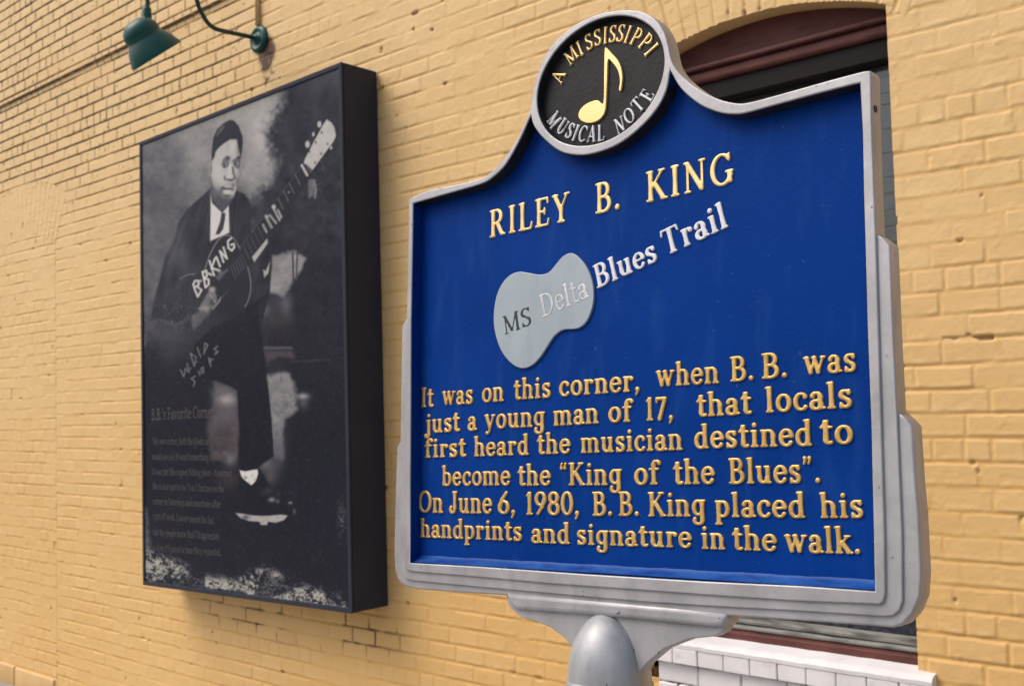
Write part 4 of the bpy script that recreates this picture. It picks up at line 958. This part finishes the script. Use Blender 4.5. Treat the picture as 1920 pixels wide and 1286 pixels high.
ring_text("raised_word", [('A', 935, 440)], MT['gold_light'], RH, True, .86)
ring_text("raised_word", [('M', 1010, 318), ('I', 1060, 278), ('S', 1112, 240), ('S', 1162, 215), ('I', 1207, 203), ('S', 1250, 194), ('S', 1297, 190), ('I', 1337, 198), ('P', 1387, 213), ('P', 1440, 243), ('I', 1472, 285)], MT['gold_light'], RH, True, .86)
ring_text("raised_word", [('M', 913, 690), ('U', 963, 728), ('S', 1005, 750), ('I', 1037, 763), ('C', 1078, 768), ('A', 1130, 768), ('L', 1182, 763)], MT['white'], RH*.95, False, .80)
ring_text("raised_word", [('N', 1290, 718), ('O', 1343, 665), ('T', 1393, 603), ('E', 1447, 548)], MT['white'], RH*.95, False, .80)
# lettering on the field
WLT = WF+.0028
def cap_h(x, y, hp): a = np.array(sp(x, y, WLT)); b = np.array(sp(x, y-hp, WLT)); return np.linalg.norm(b-a)
def text_line(name, style, mat, words, caps, h=.0029, wbase=WF):
    for txt, x0, y0, x1, y1 in words:
        T_ = Text(style)
        hp = np.interp((x0+x1)/2, [c[0] for c in caps], [c[1] for c in caps])
        T_.word(txt, sp(x0, y0, WLT), sp(x1, y1, WLT), cap_h((x0+x1)/2, (y0+y1)/2, hp), wbase, h)
        T_.build(name, mat, MO, to3)
a7 = lambda x, y: (760+x/3.0609, 640+y/3.0609); a8 = lambda x, y: (1200+x/3.0609, 640+y/3.0609)
def W7(t, x0, y0, x1, y1): return (t, *a7(x0, y0), *a7(x1, y1))
def W8(t, x0, y0, x1, y1): return (t, *a8(x0, y0), *a8(x1, y1))
def W78(t, x0, y0, x1, y1): return (t, *a7(x0, y0), *a8(x1, y1))
BODY = [
 ([W7("It", 88, 380, 160, 375), W7("was", 207, 367, 385, 358), W7("on", 437, 351, 563, 343), W7("this", 618, 336, 832, 322), W7("corner,", 880, 317, 1342, 285), W8("when", 88, 262, 452, 240), W8("B.", 516, 232, 650, 222), W8("B.", 697, 216, 842, 206), W8("was", 935, 192, 1240, 172)], [(800, 37.5), (1560, 50)]),
 ([W7("just", 105, 530, 312, 515), W7("a", 355, 513, 410, 510), W7("young", 450, 503, 800, 488), W7("man", 846, 486, 1108, 470), W7("of", 1163, 467, 1310, 460), W8("17,", 33, 456, 188, 448), W8("that", 322, 434, 642, 416), W8("locals", 718, 410, 1218, 379)], [(800, 38), (1330, 46), (1560, 51)]),
 ([W7("first", 106, 669, 347, 661), W7("heard", 390, 661, 706, 651), W7("the", 752, 649, 947, 642), W78("musician", 1003, 641, 243, 623), W8("destined", 310, 616, 987, 599), W8("to", 1030, 592, 1224, 588)], [(800, 36.5), (1330, 46), (1560, 52)]),
 ([W7("become", 206, 829, 602, 826), W7("the", 642, 829, 834, 826), W7("\u201cKing", 885, 827, 1242, 825), W78("of", 1312, 824, 122, 821), W8("the", 188, 821, 430, 818), W8("Blues\u201d.", 508, 818, 1034, 812)], [(830, 38), (1075, 43), (1370, 50)]),
 ([W7("On", 70, 981, 214, 985), W7("June", 248, 986, 497, 988), W7("6,", 528, 990, 628, 991), W7("1980,", 690, 995, 995, 998), W7("B.", 1072, 1001, 1185, 1001), W7("B.", 1222, 1001, 1338, 1002), W8("King", 45, 1004, 377, 1006), W8("placed", 428, 1008, 948, 1013), W8("his", 1033, 1014, 1283, 1013)], [(790, 41), (1115, 45.5), (1540, 49)]),
 ([W7("handprints", 81, 1124, 667, 1146), W7("and", 720, 1156, 942, 1163), W78("signature", 983, 1166, 298, 1186), W8("in", 350, 1191, 488, 1195), W8("the", 527, 1196, 787, 1206), W8("walk.", 828, 1211, 1264, 1221)], [(790, 36.5), (1340, 45), (1555, 51.5)]),
]
for ws, caps in BODY: text_line("raised_word", 'body', MT['gold'], ws, caps)
a6 = lambda x, y: (900+x/2.796, 260+y/2.796)
def W6(t, x0, y0, x1, y1): return (t, *a6(x0, y0), *a6(x1, y1))
text_line("raised_word", 'head', MT['gold_light'], [W6("RILEY", 48, 522, 470, 430), W6("B.", 603, 397, 730, 370), W6("KING", 870, 337, 1330, 235)], [(940, 52), (1120, 58), (1350, 61)])
text_line("raised_word", 'blues', MT['white'], [W6("Blues", 612, 787, 930, 640), W6("Trail", 968, 618, 1300, 462)], [(1150, 46), (1330, 52)])
gp = spline([(480, 600), (522, 627), (562, 680), (588, 750), (595, 830), (586, 890), (562, 950), (532, 983), (498, 997), (445, 1000), (412, 1014), (382, 1042), (350, 1092), (310, 1150), (270, 1188), (230, 1203), (190, 1195), (150, 1165), (110, 1110), (84, 1040), (71, 960), (75, 880), (90, 812), (120, 752), (160, 713), (203, 698), (250, 703), (300, 712), (340, 709), (372, 689), (402, 652), (438, 614)], 4, True)
WG = WF+.0045
plaque = plate("guitar_plaque", [[sp(*a6(*p), WG) for p in gp]], WG, WF-.001, MT['plaque'], .0012)
T_ = Text('light'); T_.word("MS", sp(*a6(130, 1030), WG), sp(*a6(272, 976), WG), cap_h(*a6(200, 1000), 37), WG-.0002, .0007); T_.build("painted_text", MT['ink'], MO, to3)
T_ = Text('light'); T_.word("Delta", sp(*a6(328, 942), WG), sp(*a6(575, 832), WG), cap_h(*a6(400, 920), 45), WG-.0002, .0007); T_.build("engraved_text", MT['engrave'], MO, to3)
# small drilled hole in the edge of the casting
hp = sp(1634, 200, 0); pm = np.array(to3([(hp[0]+.0002, hp[1], -.013)])[0]); hm = Vector(SU).to_track_quat('Z', 'Y').to_matrix().to_4x4(); hm.translation = Vector(pm)
MB().lathe([(.0052, -.002), (.0052, .0006), (.0038, .0008), (.003, .0003), (0, .0003)], hm, 20).build("edge_hole", MT['ink'], MO, True)
# bracket under the sign
br = [(949, 1112), (950, 1119), (951, 1130), (957.5, 1140), (978, 1157), (1001, 1163), (1032.5, 1176), (1057, 1194), (1072, 1212), (1082, 1240), (1084, 1330), (1190, 1330), (1192, 1275), (1200, 1258), (1215, 1241), (1245, 1216), (1294, 1197), (1339, 1192.5), (1357, 1183), (1360, 1172), (1359, 1150), (1240, 1138), (1080, 1122)]
plate("bracket", [[sp(*p, -.014) for p in br]], -.014, -.038, MT['silver'], .002)
fl = [(948, 1110), (950, 1120), (953, 1132), (965, 1143), (1100, 1153), (1230, 1166), (1330, 1176), (1352, 1176), (1361, 1166), (1361, 1148), (1200, 1132)]
plate("bracket_flange", [[sp(*p, -.005) for p in fl]], -.005, -.047, MT['silver'], .008, 5)
# post with a bullet shaped cap, standing in the pavement
pu = [sp(1066.5, 1262, -.006)[0], sp(1194, 1262, -.006)[0]]; pr = (pu[1]-pu[0])/2*.985; pcu = (pu[0]+pu[1])/2
vt, vb = sp(1128, 1146, -.004)[1], sp(1128, 1277, -.004)[1]
WP = -.026
ax = SO+SU*pcu+SV*vb+nn*WP
tops = SO+SU*pcu+SV*vt+nn*WP
prof = [(0, vt)]; hh_ = vt-vb
for k in range(1, 25):
    t = k/24; prof.append((pr*min(1, (1-(1-t)**2.25)**.56), vt-hh_*t))
prof = [(r, h-vb) for r, h in prof]
prof += [(pr*1.0, -.001), (pr*1.035, -.003), (pr*1.045, -.006), (pr*1.045, -.20), (pr*1.02, -.206)]
PM = Matrix.Identity(4)
w_ax = np.cross(SU, SV); w_ax = nn
for i in range(3): PM[i][0], PM[i][1], PM[i][2], PM[i][3] = SU[i], nn[i], SV[i], (ax-mo)[i]
cap_o = MB().lathe(prof, PM, 56).build("post_cap", MT['silver_post'], MO, True)
foot = Vector((ax-mo)) + Vector(SV)*(-.205)
tdir = Vector(SV)
L_ = (foot.z+0.07)/tdir.z
MB().tube([foot-tdir*L_, foot+tdir*.02], pr*.98, 48).build("post", MT['silver_post'], MO, True)
